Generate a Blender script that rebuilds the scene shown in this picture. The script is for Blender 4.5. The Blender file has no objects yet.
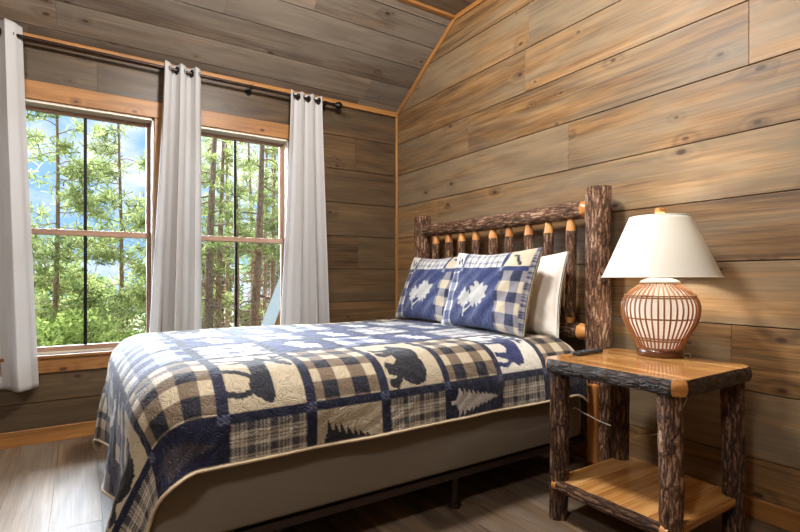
import bpy, math, random
import numpy as np
from mathutils import Vector, Matrix, noise

random.seed(7)
RNG = np.random.default_rng(11)
PI = math.pi
scene = bpy.context.scene
COL = scene.collection


def lin(c):
    out = []
    for v in c:
        v = v / 255.0
        out.append(v / 12.92 if v <= 0.04045 else ((v + 0.055) / 1.055) ** 2.4)
    return tuple(out)


def lin4(c):
    return lin(c) + (1.0,)


# ------------------------------------------------------------------ tagging
def tag(o, label=None, cat=None, group=None, kind=None):
    if label:
        o['label'] = label
    if cat:
        o['category'] = cat
    if group:
        o['group'] = group
    if kind:
        o['kind'] = kind
    return o


def empty(name, loc=(0, 0, 0), rz=0.0):
    o = bpy.data.objects.new(name, None)
    COL.objects.link(o)
    o.location = loc
    o.rotation_euler = (0, 0, rz)
    return o


# ------------------------------------------------------------------ mesh builder
class MB:
    def __init__(self):
        self.v = []
        self.f = []      # (indices, uvs, rnd, mat, smooth)

    def quad(self, pts, uvs=None, rnd=(0, 0, 0), mat=0, smooth=False):
        n = len(self.v)
        self.v.extend([tuple(p) for p in pts])
        self.f.append((list(range(n, n + len(pts))), uvs, rnd, mat, smooth))

    def box(self, o, U, V, N, rnd=(0, 0, 0), mat=0, uo=0.0, vo=0.0):
        """box from corner o spanned by U (grain), V (across), N (thickness)"""
        o, U, V, N = Vector(o), Vector(U), Vector(V), Vector(N)
        lu, lv, ln = U.length, V.length, N.length
        flip = U.cross(V).dot(N) < 0
        P = [o, o + U, o + U + V, o + V, o + N, o + U + N, o + U + V + N, o + V + N]
        fs = [((0, 3, 2, 1), ((0, 0), (0, lv), (lu, lv), (lu, 0))),
              ((4, 5, 6, 7), ((0, 0), (lu, 0), (lu, lv), (0, lv))),
              ((0, 1, 5, 4), ((0, 0), (lu, 0), (lu, ln), (0, ln))),
              ((2, 3, 7, 6), ((lu, lv), (0, lv), (0, lv + ln), (lu, lv + ln))),
              ((1, 2, 6, 5), ((lu, 0), (lu, lv), (lu + ln, lv), (lu + ln, 0))),
              ((3, 0, 4, 7), ((0, lv), (0, 0), (-ln, 0), (-ln, lv)))]
        n = len(self.v)
        self.v.extend([tuple(p) for p in P])
        for idx, uv in fs:
            idx = [n + i for i in idx]
            uv = [(a + uo, b + vo) for a, b in uv]
            if flip:
                idx = idx[::-1]
                uv = uv[::-1]
            self.f.append((idx, uv, rnd, mat, False))

    def abox(self, x0, x1, y0, y1, z0, z1, axis=0, rnd=None, mat=0):
        """axis aligned box, grain along axis"""
        rnd = rnd or rr()
        if axis == 0:
            self.box((x0, y0, z0), (x1 - x0, 0, 0), (0, y1 - y0, 0), (0, 0, z1 - z0), rnd, mat, x0)
        elif axis == 1:
            self.box((x0, y0, z0), (0, y1 - y0, 0), (x1 - x0, 0, 0), (0, 0, z1 - z0), rnd, mat, y0)
        else:
            self.box((x0, y0, z0), (0, 0, z1 - z0), (x1 - x0, 0, 0), (0, y1 - y0, 0), rnd, mat, z0)

    def grid(self, P, uv=None, rnd=(0, 0, 0), mat=0, wrap=False, smooth=True, flip=False):
        """P[i][j] points"""
        ni, nj = len(P), len(P[0])
        n = len(self.v)
        for row in P:
            self.v.extend([tuple(p) for p in row])
        for i in range(ni - 1):
            for j in range(nj if wrap else nj - 1):
                j2 = (j + 1) % nj
                idx = [n + i * nj + j, n + i * nj + j2, n + (i + 1) * nj + j2, n + (i + 1) * nj + j]
                u = None
                if uv is not None:
                    jj = j + 1
                    u = [uv(i, j), uv(i, jj), uv(i + 1, jj), uv(i + 1, j)]
                if flip:
                    idx = idx[::-1]
                    u = u[::-1] if u else None
                self.f.append((idx, u, rnd, mat, smooth))

    def disc(self, ring, mat=0, rnd=(0, 0, 0), flip=False):
        pts = list(ring)
        if flip:
            pts = pts[::-1]
        c = sum((Vector(p) for p in pts), Vector()) / len(pts)
        self.quad(pts, [((Vector(p) - c).x, (Vector(p) - c).y) for p in pts], rnd, mat)

    def tube(self, pts, r, seg=10, caps=True, mat=0, rnd=(0, 0, 0), smooth=True):
        pts = [Vector(p) for p in pts]
        rs = r if isinstance(r, (list, tuple)) else [r] * len(pts)
        rows, up, L, d0 = [], None, [0.0], None
        for i, p in enumerate(pts):
            d = (pts[min(i + 1, len(pts) - 1)] - pts[max(i - 1, 0)]).normalized()
            if up is None:
                a = Vector((0, 0, 1)) if abs(d.z) < 0.9 else Vector((1, 0, 0))
                up = (a - d * a.dot(d)).normalized()
            else:
                up = (up - d * up.dot(d)).normalized()
            s = d.cross(up)
            rows.append([p + (up * math.cos(2 * PI * k / seg) + s * math.sin(2 * PI * k / seg)) * rs[i] for k in range(seg)])
            if i:
                L.append(L[-1] + (p - pts[i - 1]).length)
        rm = max(rs)
        self.grid(rows, lambda i, j: (L[i], j / seg * 2 * PI * rm), rnd, mat, wrap=True, smooth=smooth, flip=True)
        if caps:
            self.disc(rows[0], mat, rnd, flip=False)
            self.disc(rows[-1], mat, rnd, flip=True)

    def lathe(self, prof, c=(0, 0, 0), seg=32, mat=0, rnd=(0, 0, 0), smooth=True, cap0=False, cap1=False):
        rows = [[(c[0] + r * math.cos(2 * PI * k / seg), c[1] + r * math.sin(2 * PI * k / seg), c[2] + z) for k in range(seg)] for r, z in prof]
        self.grid(rows, lambda i, j: (prof[i][1], j / seg * 2 * PI * 0.1), rnd, mat, wrap=True, smooth=smooth)
        if cap0:
            self.disc(rows[0], mat, rnd, flip=True)
        if cap1:
            self.disc(rows[-1], mat, rnd)

    def build(self, name, mats, parent=None, bevel=0.0):
        me = bpy.data.meshes.new(name)
        me.from_pydata(self.v, [], [f[0] for f in self.f])
        me.attributes.new('rnd', 'FLOAT_COLOR', 'CORNER')
        me.uv_layers.new(name='uv')
        uv, rc = [], []
        for idx, u, rn, m, sm in self.f:
            for k in range(len(idx)):
                uv.extend(u[k] if u else (0.0, 0.0))
                rc.extend((rn[0], rn[1], rn[2], 1.0))
        me.uv_layers['uv'].data.foreach_set('uv', uv)
        me.attributes['rnd'].data.foreach_set('color', rc)
        me.polygons.foreach_set('material_index', [f[3] for f in self.f])
        me.polygons.foreach_set('use_smooth', [f[4] for f in self.f])
        for m in (mats if isinstance(mats, (list, tuple)) else [mats]):
            me.materials.append(m)
        me.update()
        o = bpy.data.objects.new(name, me)
        COL.objects.link(o)
        if parent is not None:
            o.parent = parent
        if bevel:
            b = o.modifiers.new('bevel', 'BEVEL')
            b.width = bevel
            b.segments = 2
            b.limit_method = 'ANGLE'
        return o


def rr():
    return (random.random(), random.random(), random.random())


def np_mesh(name, verts, faces, mats, parent=None, col=None, uv=None, smooth=True, midx=None):
    """fast mesh from numpy; faces Nx4; col per vertex (linear rgb); uv per vertex"""
    me = bpy.data.meshes.new(name)
    nf, k = faces.shape
    me.vertices.add(len(verts))
    me.vertices.foreach_set('co', verts.astype(np.float32).ravel())
    me.loops.add(nf * k)
    me.loops.foreach_set('vertex_index', faces.astype(np.int32).ravel())
    me.polygons.add(nf)
    me.polygons.foreach_set('loop_start', np.arange(0, nf * k, k, dtype=np.int32))
    me.polygons.foreach_set('use_smooth', np.full(nf, smooth))
    if midx is not None:
        me.polygons.foreach_set('material_index', midx.astype(np.int32))
    me.update(calc_edges=True)
    if col is not None:
        a = me.attributes.new('col', 'FLOAT_COLOR', 'POINT')
        c4 = np.ones((len(verts), 4), np.float32)
        c4[:, :3] = col
        a.data.foreach_set('color', c4.ravel())
    if uv is not None:
        l = me.uv_layers.new(name='uv')
        l.data.foreach_set('uv', uv[faces.ravel()].astype(np.float32).ravel())
    for m in (mats if isinstance(mats, (list, tuple)) else [mats]):
        me.materials.append(m)
    me.validate()
    o = bpy.data.objects.new(name, me)
    COL.objects.link(o)
    if parent is not None:
        o.parent = parent
    return o


def grid_faces(ni, nj):
    i, j = np.meshgrid(np.arange(ni - 1), np.arange(nj - 1), indexing='ij')
    a = (i * nj + j).ravel()
    return np.stack([a, a + 1, a + nj + 1, a + nj], 1)


# ------------------------------------------------------------------ materials
class NT:
    def __init__(self, name):
        self.m = bpy.data.materials.new(name)
        self.m.use_nodes = True
        self.t = self.m.node_tree
        self.t.nodes.clear()
        self.out = self.n('ShaderNodeOutputMaterial')

    def n(self, typ, **kw):
        nd = self.t.nodes.new(typ)
        for k, v in kw.items():
            setattr(nd, k, v)
        return nd

    def lk(self, a, b):
        self.t.links.new(a, b)

    def put(self, sock, v):
        if hasattr(v, 'is_linked') or isinstance(v, bpy.types.NodeSocket):
            self.lk(v, sock)
        else:
            sock.default_value = v

    def math(self, op, a, b=None, c=None, clamp=False):
        nd = self.n('ShaderNodeMath', operation=op, use_clamp=clamp)
        self.put(nd.inputs[0], a)
        if b is not None:
            self.put(nd.inputs[1], b)
        if c is not None:
            self.put(nd.inputs[2], c)
        return nd.outputs[0]

    def vmath(self, op, a, b=None):
        nd = self.n('ShaderNodeVectorMath', operation=op)
        self.put(nd.inputs[0], a)
        if b is not None:
            self.put(nd.inputs[1], b)
        return nd.outputs[0]

    def noise(self, vec, scale=1.0, detail=4.0, rough=0.5, dist=0.0):
        nd = self.n('ShaderNodeTexNoise')
        self.lk(vec, nd.inputs['Vector'])
        nd.inputs['Scale'].default_value = scale
        nd.inputs['Detail'].default_value = detail
        nd.inputs['Roughness'].default_value = rough
        nd.inputs['Distortion'].default_value = dist
        return nd.outputs['Fac'] if 'Fac' in nd.outputs else nd.outputs[0]

    def voro(self, vec, scale=1.0, feature='F1', rand=1.0):
        nd = self.n('ShaderNodeTexVoronoi', feature=feature, voronoi_dimensions='2D')
        self.lk(vec, nd.inputs['Vector'])
        nd.inputs['Scale'].default_value = scale
        nd.inputs['Randomness'].default_value = rand
        return nd

    def ramp(self, fac, stops, interp='LINEAR'):
        nd = self.n('ShaderNodeValToRGB')
        cr = nd.color_ramp
        cr.interpolation = interp
        while len(cr.elements) > 1:
            cr.elements.remove(cr.elements[-1])
        cr.elements[0].position = stops[0][0]
        cr.elements[0].color = stops[0][1]
        for p, c in stops[1:]:
            e = cr.elements.new(p)
            e.color = c
        self.put(nd.inputs[0], fac)
        return nd.outputs[0]

    def mix(self, fac, a, b, blend='MIX'):
        nd = self.n('ShaderNodeMix', data_type='RGBA', blend_type=blend)
        self.put(nd.inputs['Factor'], fac)
        self.put(nd.inputs[6], a)
        self.put(nd.inputs[7], b)
        return nd.outputs[2]

    def smooth(self, v, lo, hi, a=0.0, b=1.0):
        nd = self.n('ShaderNodeMapRange', interpolation_type='SMOOTHSTEP')
        self.put(nd.inputs[0], v)
        for i, x in zip((1, 2, 3, 4), (lo, hi, a, b)):
            nd.inputs[i].default_value = x
        return nd.outputs[0]

    def bump(self, h, strength=0.3, dist=0.01, normal=None):
        nd = self.n('ShaderNodeBump')
        nd.inputs['Strength'].default_value = strength
        nd.inputs['Distance'].default_value = dist
        self.put(nd.inputs['Height'], h)
        if normal is not None:
            self.lk(normal, nd.inputs['Normal'])
        return nd.outputs[0]

    def uvrnd(self):
        uv = self.n('ShaderNodeUVMap', uv_map='uv').outputs[0]
        at = self.n('ShaderNodeAttribute', attribute_name='rnd')
        sep = self.n('ShaderNodeSeparateColor')
        self.lk(at.outputs['Color'], sep.inputs[0])
        return uv, at.outputs['Color'], sep

    def pbsdf(self, color, rough=0.5, normal=None, spec=0.5, metal=0.0, coat=0.0, sheen=0.0, trans=0.0, emis=None, emis_s=0.0, coat_rough=.1):
        b = self.n('ShaderNodeBsdfPrincipled')
        self.put(b.inputs['Base Color'], color)
        self.put(b.inputs['Roughness'], rough)
        b.inputs['Specular IOR Level'].default_value = spec
        b.inputs['Metallic'].default_value = metal
        b.inputs['Coat Weight'].default_value = coat
        b.inputs['Coat Roughness'].default_value = coat_rough
        b.inputs['Sheen Weight'].default_value = sheen
        b.inputs['Transmission Weight'].default_value = trans
        if normal is not None:
            self.lk(normal, b.inputs['Normal'])
        if emis is not None:
            b.inputs['Emission Color'].default_value = emis
            b.inputs['Emission Strength'].default_value = emis_s
        return b

    def done(self, shader):
        self.lk(shader.outputs[0] if hasattr(shader, 'outputs') else shader, self.out.inputs[0])
        return self.m


def plain(name, c, rough=0.5, metal=0.0, spec=0.5, coat=0.0):
    t = NT(name)
    return t.done(t.pbsdf(lin4(c), rough, spec=spec, metal=metal, coat=coat))


def wood(name, dark, mid, light, grey, grey_amt=0.5, rough=0.45, knots=0.8, coat=0.0, bump=0.12, tone=0.35, gscale=1.0, cath=0.35, coat_rough=.15, spec=.4, blot=1.0):
    t = NT(name)
    uv, rc, sep = t.uvrnd()
    off = t.vmath('MULTIPLY', rc, (37.0, 91.0, 13.0))
    base = t.vmath('ADD', uv, off)
    # knots
    kv = t.vmath('MULTIPLY', base, (3.4, 6.0, 1.0))
    vn = t.voro(kv, 1.0)
    ksep = t.n('ShaderNodeSeparateColor')
    t.lk(vn.outputs['Color'], ksep.inputs[0])
    has = t.math('GREATER_THAN', ksep.outputs[0], knots)
    size = t.math('MULTIPLY_ADD', ksep.outputs[1], 0.07, 0.03)
    rel = t.math('DIVIDE', vn.outputs['Distance'], size)
    kmask = t.math('MULTIPLY', t.smooth(rel, 0.55, 1.15, 1.0, 0.0), has)
    halo = t.math('MULTIPLY', t.smooth(rel, 0.8, 4.5, 1.0, 0.0), has)
    # grain, bent round the knots
    g1 = t.noise(t.vmath('MULTIPLY', base, (1.6 * gscale, 34.0 * gscale, 1.0)), 1.0, 6.0, 0.62, 0.5)
    low = t.noise(t.vmath('MULTIPLY', base, (0.55 * gscale, 5.0 * gscale, 1.0)), 1.0, 2.0, 0.45, 0.4)
    ph = t.math('ADD', t.math('MULTIPLY', low, 30.0), t.math('MULTIPLY', halo, 6.0))
    rings = t.math('MULTIPLY_ADD', t.math('SINE', ph), 0.5, 0.5)
    fine = t.noise(t.vmath('MULTIPLY', base, (5.0, 190.0, 1.0)), 1.0, 3.0, 0.6)
    v = t.math('MULTIPLY', g1, 0.55)
    v = t.math('MULTIPLY_ADD', rings, cath * 0.6, v)
    v = t.math('MULTIPLY_ADD', fine, 0.30, v)
    midg = t.noise(t.vmath('MULTIPLY', base, (2.6, 90.0, 1.0)), 1.0, 3.0, 0.7, 0.3)
    v = t.math('MULTIPLY_ADD', midg, 0.85, v)
    v = t.math('MULTIPLY_ADD', sep.outputs[1], tone, v)
    v = t.math('MULTIPLY_ADD', halo, -0.10, v)
    v = t.math('SUBTRACT', v, 0.695 + tone * 0.5 - .12)
    col = t.ramp(v, [(0.05, lin4(dark)), (0.45, lin4(mid)), (0.9, lin4(light))])
    gm = t.noise(t.vmath('MULTIPLY', base, (0.9, 6.0, 1.0)), 1.0, 3.0, 0.55, 0.8)
    gm = t.math('MULTIPLY', t.smooth(t.math('MULTIPLY_ADD', sep.outputs[2], 0.28, gm), 0.42, 0.82), grey_amt)
    gcol = t.mix(0.5, lin4(grey), t.mix(t.math('MULTIPLY', v, 1.0, clamp=True), t.mix(0.5, lin4(grey), (0, 0, 0, 1)), lin4(grey)))
    col = t.mix(gm, col, gcol)
    kc = t.ramp(rel, [(0.0, lin4((38, 26, 18))), (0.6, lin4((58, 38, 24))), (1.0, lin4((96, 66, 40)))])
    col = t.mix(t.math('MULTIPLY', kmask, 0.85), col, kc)
    h = t.math('MULTIPLY_ADD', rings, 0.3, t.math('MULTIPLY', g1, 0.8))
    blotch = t.noise(t.vmath('MULTIPLY', base, (1.7, 7.0, 1.0)), 1.0, 2.0, 0.5, 1.0)
    bl = t.ramp(blotch, [(0.3, (.80, .79, .78, 1)), (0.55, (1, 1, 1, 1)), (.75, (1.05, 1.04, 1.0, 1))])
    col = t.mix(blot, col, bl, 'MULTIPLY')
    nrm = t.bump(h, bump, 0.004)
    rg = t.math('MULTIPLY_ADD', g1, 0.2, rough - 0.1)
    return t.done(t.pbsdf(col, rg, nrm, coat=coat, spec=spec, coat_rough=coat_rough))


def bark(name, c0, c1, c2, rough=0.75, us=60.0, vs=9.0, bump=0.9, coat=0.0):
    """uv.x along the log, uv.y round it (metres)"""
    t = NT(name)
    uv, rc, sep = t.uvrnd()
    base = t.vmath('ADD', uv, t.vmath('MULTIPLY', rc, (7.0, 3.0, 1.0)))
    wob = t.noise(t.vmath('MULTIPLY', base, (16.0, 40.0, 1.0)), 1.0, 4.0, 0.65)
    wob2 = t.noise(t.vmath('MULTIPLY', base, (22.0, 30.0, 1.0)), 1.0, 3.0, 0.6)
    wv = t.n('ShaderNodeCombineXYZ')
    t.lk(t.math('MULTIPLY', wob2, 1.6), wv.inputs[0])
    t.lk(t.math('MULTIPLY', wob, 2.4), wv.inputs[1])
    vec = t.vmath('ADD', t.vmath('MULTIPLY', base, (vs * 1.1, us, 1.0)), wv.outputs[0])
    vo = t.voro(vec, 1.0, 'DISTANCE_TO_EDGE')
    plate = t.smooth(vo.outputs['Distance'], 0.0, 0.38)
    rid = t.noise(t.vmath('MULTIPLY', base, (11.0, 85.0, 1.0)), 1.0, 5.0, 0.7, 0.8)
    fine = t.noise(t.vmath('MULTIPLY', base, (60.0, 190.0, 1.0)), 1.0, 4.0, 0.65)
    big = t.noise(t.vmath('MULTIPLY', base, (6.0, 14.0, 1.0)), 1.0, 3.0, 0.5)
    v = t.math('MULTIPLY', plate, 0.34)
    v = t.math('MULTIPLY_ADD', rid, 0.75, v)
    v = t.math('MULTIPLY_ADD', fine, 0.4, v)
    v = t.math('MULTIPLY_ADD', big, 0.45, v)
    v = t.math('SUBTRACT', v, 0.62)
    col = t.ramp(v, [(0.10, lin4(c0)), (0.42, lin4(c1)), (0.75, lin4(c2))])
    h = t.math('MULTIPLY_ADD', rid, 0.8, plate)
    return t.done(t.pbsdf(col, rough, t.bump(h, bump, 0.006), coat=coat, spec=.35, coat_rough=.25))


M = {}
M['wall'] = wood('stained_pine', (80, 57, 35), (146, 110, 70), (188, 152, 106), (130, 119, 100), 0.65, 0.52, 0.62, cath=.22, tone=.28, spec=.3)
M['wall_window'] = wood('stained_pine_shaded', (58, 42, 28), (102, 77, 51), (136, 107, 75), (84, 75, 59), 0.55, 0.42, 0.60, cath=.25, tone=.3)  # same stain as the headboard wall, its shade put into darker colours
M['ceil'] = wood('stained_pine_ceiling', (74, 60, 48), (122, 104, 86), (158, 140, 120), (124, 116, 106), 0.65, 0.45, 0.64, cath=.25, tone=.3)  # same stain again, the ceiling's dimmer light put into the colours
M['floor'] = wood('plank_floor', (70, 54, 40), (124, 102, 80), (164, 144, 122), (136, 126, 116), 0.5, 0.46, 0.95, tone=0.4, gscale=1.3, cath=.3, bump=.08, spec=.3)
M['trim'] = wood('honey_pine', (112, 70, 32), (174, 120, 64), (202, 152, 92), (142, 104, 66), 0.3, 0.42, 0.70, tone=0.25, cath=.25)
M['honey'] = wood('varnished_hickory', (142, 88, 38), (214, 156, 90), (238, 192, 126), (184, 122, 60), 0.35, 0.2, 0.93, coat=0.7, tone=0.5, cath=0.55, bump=.03)
M['peel'] = wood('peeled_log', (160, 100, 48), (216, 152, 84), (234, 182, 118), (184, 122, 68), 0.2, 0.35, 0.97, cath=.2, coat=.3)
M['sash'] = wood('sash_wood', (140, 104, 82), (172, 136, 112), (194, 160, 136), (166, 138, 120), 0.3, 0.4, 0.99, cath=.1)
M['jamb'] = plain('pale_jamb', (226, 216, 200), 0.4)
M['bark'] = bark('hickory_bark', (48, 31, 21), (124, 88, 64), (202, 172, 144), bump=1.0)
M['bark_dark'] = bark('dark_hickory_bark', (30, 19, 13), (92, 63, 45), (160, 128, 98), bump=1.0)
M['bark_edge'] = bark('varnished_bark_edge', (18, 11, 7), (50, 33, 23), (106, 82, 62), 0.45, 70.0, 16.0, 1.0, coat=.25)
M['black'] = plain('black_metal', (24, 22, 22), 0.4, 0.6)
M['bronze'] = plain('dark_bronze', (52, 38, 32), 0.35, 0.7)
M['rail'] = plain('brown_steel', (46, 32, 28), 0.45, 0.3)
M['muntin'] = plain('black_bar', (10, 10, 11), 0.5, spec=.2)
M['cord'] = plain('white_cord', (210, 205, 195), 0.5)
M['remote'] = plain('black_plastic', (30, 30, 32), 0.35)
M['button'] = plain('grey_rubber', (86, 86, 90), 0.6)
M['lampwood'] = plain('dark_turned_wood', (84, 48, 26), 0.3, coat=.4)
M['rattan'] = plain('rattan', (150, 98, 56), 0.3, spec=.6)
M['whitecap'] = plain('white_ceramic', (238, 232, 222), 0.35)
M['whiteboard'] = plain('white_board', (236, 236, 238), 0.5)
M['cedar'] = plain('cedar_siding', (172, 112, 60), 0.6)

# glass: thin sheet that lets the light through and mirrors a little
t = NT('window_glass')
tr = t.n('ShaderNodeBsdfTransparent')
gl = t.n('ShaderNodeBsdfGlossy')
gl.inputs['Roughness'].default_value = 0.02
fr = t.n('ShaderNodeFresnel')
fr.inputs[0].default_value = 1.3
mx = t.n('ShaderNodeMixShader')
t.lk(fr.outputs[0], mx.inputs[0])
t.lk(tr.outputs[0], mx.inputs[1])
t.lk(gl.outputs[0], mx.inputs[2])
M['glass'] = t.done(mx)


def fabric(name, color=None, attr=None, rough=0.9, bumpy=None, translucent=0.0, weave=900.0, sheen=.2, spec=.15):
    t = NT(name)
    uv = t.n('ShaderNodeUVMap', uv_map='uv').outputs[0]
    if attr:
        c = t.n('ShaderNodeAttribute', attribute_name=attr).outputs['Color']
    else:
        c = lin4(color)
    w = t.noise(uv, weave, 1.0, 0.5)
    nrm = None
    if bumpy == 'quilt':
        a = t.noise(t.vmath('MULTIPLY', uv, (1.0, 1.0, 1.0)), 30.0, 1.0, 0.4, 0.6)
        # meandering stitch line where the noise crosses its mean, and a second family
        d = t.math('ABSOLUTE', t.math('SUBTRACT', a, 0.5))
        d2 = t.math('ABSOLUTE', t.math('SUBTRACT', t.math('FRACT', t.math('MULTIPLY', a, 7.0)), 0.5))
        puff = t.math('POWER', t.math('MULTIPLY', d2, 2.0, clamp=True), 0.6)
        puff = t.math('SUBTRACT', 1.0, t.math('POWER', t.math('SUBTRACT', 1.0, puff), 2.0))
        nrm = t.bump(puff, 0.5, 0.006)
        nrm = t.bump(w, 0.2, 0.001, nrm)
        line = t.smooth(d2, 0.0, 0.16, 0.80, 1.0)
        cc = t.n('ShaderNodeCombineXYZ')
        for i in range(3):
            t.lk(line, cc.inputs[i])
        c = t.mix(1.0, c, cc.outputs[0], 'MULTIPLY')
    elif bumpy == 'crumple':
        a = t.noise(uv, 9.0, 4.0, 0.55, 0.6)
        nrm = t.bump(a, 0.5, 0.02)
        nrm = t.bump(w, 0.2, 0.001, nrm)
    else:
        nrm = t.bump(w, 0.25, 0.001)
    b = t.pbsdf(c, rough, nrm, spec=spec, sheen=sheen)
    b.inputs['Sheen Roughness'].default_value = .4
    if translucent > 0:
        tl = t.n('ShaderNodeBsdfTranslucent')
        t.put(tl.inputs[0], c)
        m = t.n('ShaderNodeMixShader')
        m.inputs[0].default_value = translucent
        t.lk(b.outputs[0], m.inputs[1])
        t.lk(tl.outputs[0], m.inputs[2])
        return t.done(m)
    return t.done(b)


M['quilt'] = fabric('quilted_cotton', attr='col', bumpy='quilt', rough=.68, sheen=.25, spec=.28)
M['binding'] = fabric('binding_cotton', (196, 178, 150))
M['white_linen'] = fabric('white_linen', (232, 228, 222), bumpy='crumple')
M['sheet'] = fabric('white_sheet', (222, 222, 224), bumpy='crumple')
M['curtain'] = fabric('curtain_cloth', (214, 212, 211), translucent=0.25, sheen=0.0)
M['spring'] = fabric('ticking', (116, 108, 96), weave=260.0)
M['liner'] = fabric('frosted_liner', (244, 240, 232), translucent=.5, sheen=0.0, rough=.5)
M['shade'] = fabric('lamp_linen', (228, 224, 214), translucent=0.12, sheen=0.0)


def leafmat(name, c0, c1, trans=0.45):
    t = NT(name)
    at = t.n('ShaderNodeAttribute', attribute_name='col')
    sep = t.n('ShaderNodeSeparateColor')
    t.lk(at.outputs['Color'], sep.inputs[0])
    c = t.mix(sep.outputs[0], lin4(c0), lin4(c1))
    d = t.n('ShaderNodeBsdfDiffuse')
    t.lk(c, d.inputs[0])
    tl = t.n('ShaderNodeBsdfTranslucent')
    t.lk(c, tl.inputs[0])
    m = t.n('ShaderNodeMixShader')
    m.inputs[0].default_value = trans
    t.lk(d.outputs[0], m.inputs[1])
    t.lk(tl.outputs[0], m.inputs[2])
    return t.done(m)


M['needles'] = leafmat('pine_needles', (78, 92, 50), (172, 178, 112))
M['leaves'] = leafmat('shrub_leaves', (72, 94, 44), (174, 184, 100))
M['darkleaves'] = leafmat('forest_leaves', (62, 84, 46), (140, 156, 92))
M['trunk'] = bark('pine_bark', (110, 84, 68), (176, 142, 120), (222, 196, 174), 0.9, 30.0, 6.0, 0.6)
t = NT('forest_floor')
tc = t.n('ShaderNodeTexCoord').outputs['Object']
t_c = t.ramp(t.noise(tc, 2.5, 5.0, 0.6), [(0.3, lin4((72, 84, 44))), (0.55, lin4((120, 128, 70))), (0.75, lin4((150, 132, 96)))])
M['ground'] = t.done(t.pbsdf(t_c, 0.95))

# ------------------------------------------------------------------ room
EAVE = 2.475
BRX, BRZ = 0.82, 2.99
RX, RY = 5.2, -4.9          # far room limits (behind the camera)
P0, PH = 0.250, 0.278       # plank course phase and height
WIN = [(-2.755, -1.965), (-1.790, -1.010)]
WZ0, WZ1 = 0.535, 2.095


def cuts(a, b, lo=1.6, hi=3.4):
    """random butt-joint positions between a and b"""
    out, x = [a], a + random.uniform(0.5, hi)
    while x < b - 0.4:
        out.append(x)
        x += random.uniform(lo, hi)
    out.append(b)
    return out


GAP = 0.0024
CG = 0.0036


def plank_wall(along, across0, across1, fixed, thick_dir, a0, a1, mb, joints=None):
    pass


# headboard wall, y = 0 plane, room on the -y side
mb = MB()
mb.abox(-0.2, RX, 0.020, 0.10, -0.1, 3.15, 0, (0, 0, 0), 1)
z = P0 - PH
while z < 3.1:
    z1 = z + PH
    for a, b in (lambda c: list(zip(c[:-1], c[1:])))(cuts(-0.02, RX)):
        mb.box((a + 0.0006, 0.022, max(z, -0.02) + GAP), (b - a - 0.0012, 0, 0), (0, 0, z1 - max(z, -0.02) - 2 * GAP), (0, -0.022, 0), rr(), 0, a, 0)
    z = z1
o = mb.build('wall_headboard', [M['wall'], M['black']], bevel=0.0015)
tag(o, kind='structure')

# window wall, x = 0 plane, room on +x side, two openings
mb = MB()


def subtract(z0, z1, y0, y1):
    iv = [(y0, y1)]
    if z1 > WZ0 + 1e-4 and z0 < WZ1 - 1e-4:
        for w0, w1 in WIN:
            nv = []
            for a, b in iv:
                if w1 <= a or w0 >= b:
                    nv.append((a, b))
                else:
                    if w0 > a:
                        nv.append((a, w0))
                    if w1 < b:
                        nv.append((w1, b))
            iv = nv
    return iv


bands = [-0.1, WZ0, WZ1, 2.62]
for z0, z1 in zip(bands[:-1], bands[1:]):
    for a, b in subtract(z0, z1, RY - .1, 0.1):
        mb.abox(-0.16, -0.020, a, b, z0, z1, 1, (0, 0, 0), 1)
z = P0 - PH
while z < 2.6:
    z1 = min(z + PH, 2.62)
    zs = sorted({max(z, -0.02), z1} | {q for q in (WZ0, WZ1) if z < q < z1})
    cc = cuts(RY, 0.02)
    tones = [rr() for _ in cc]
    for q0, q1 in zip(zs[:-1], zs[1:]):
        for a, b in subtract(q0, q1, RY, 0.02):
            for (ca, cb), rn in zip(zip(cc[:-1], cc[1:]), tones):
                s, e = max(a, ca), min(b, cb)
                if e - s > 0.003:
                    g0 = GAP if abs(q0 - z) < 1e-4 else 0
                    g1 = GAP if abs(q1 - z1) < 1e-4 else 0
                    mb.box((-0.022, s + 0.0006, q0 + g0), (0, e - s - 0.0012, 0), (0, 0, q1 - q0 - g0 - g1), (0.022, 0, 0), rn, 0, s, q0 - z)
    z = z1
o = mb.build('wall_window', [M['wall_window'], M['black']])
tag(o, kind='structure')

# walls behind the camera
mb = MB()
z = P0 - PH
while z < 3.1:
    for a, b in (lambda c: list(zip(c[:-1], c[1:])))(cuts(-0.02, RX)):
        mb.box((a, RY - 0.022, z + GAP), (b - a, 0, 0), (0, 0, PH - 2 * GAP), (0, 0.022, 0), rr(), 0, a, 0)
    z += PH
mb.abox(-0.2, RX, RY - 0.1, RY - 0.02, -0.1, 3.15, 0, (0, 0, 0), 1)
tag(mb.build('wall_back', [M['wall'], M['black']]), kind='structure')
mb = MB()
z = P0 - PH
while z < 3.1:
    for a, b in (lambda c: list(zip(c[:-1], c[1:])))(cuts(RY, 0.02)):
        mb.box((RX + 0.022, a, z + GAP), (0, b - a, 0), (0, 0, PH - 2 * GAP), (-0.022, 0, 0), rr(), 0, a, 0)
    z += PH
mb.abox(RX + 0.02, RX + 0.1, RY - .1, 0.1, -0.1, 3.15, 1, (0, 0, 0), 1)
tag(mb.build('wall_right', [M['wall'], M['black']]), kind='structure')

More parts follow.
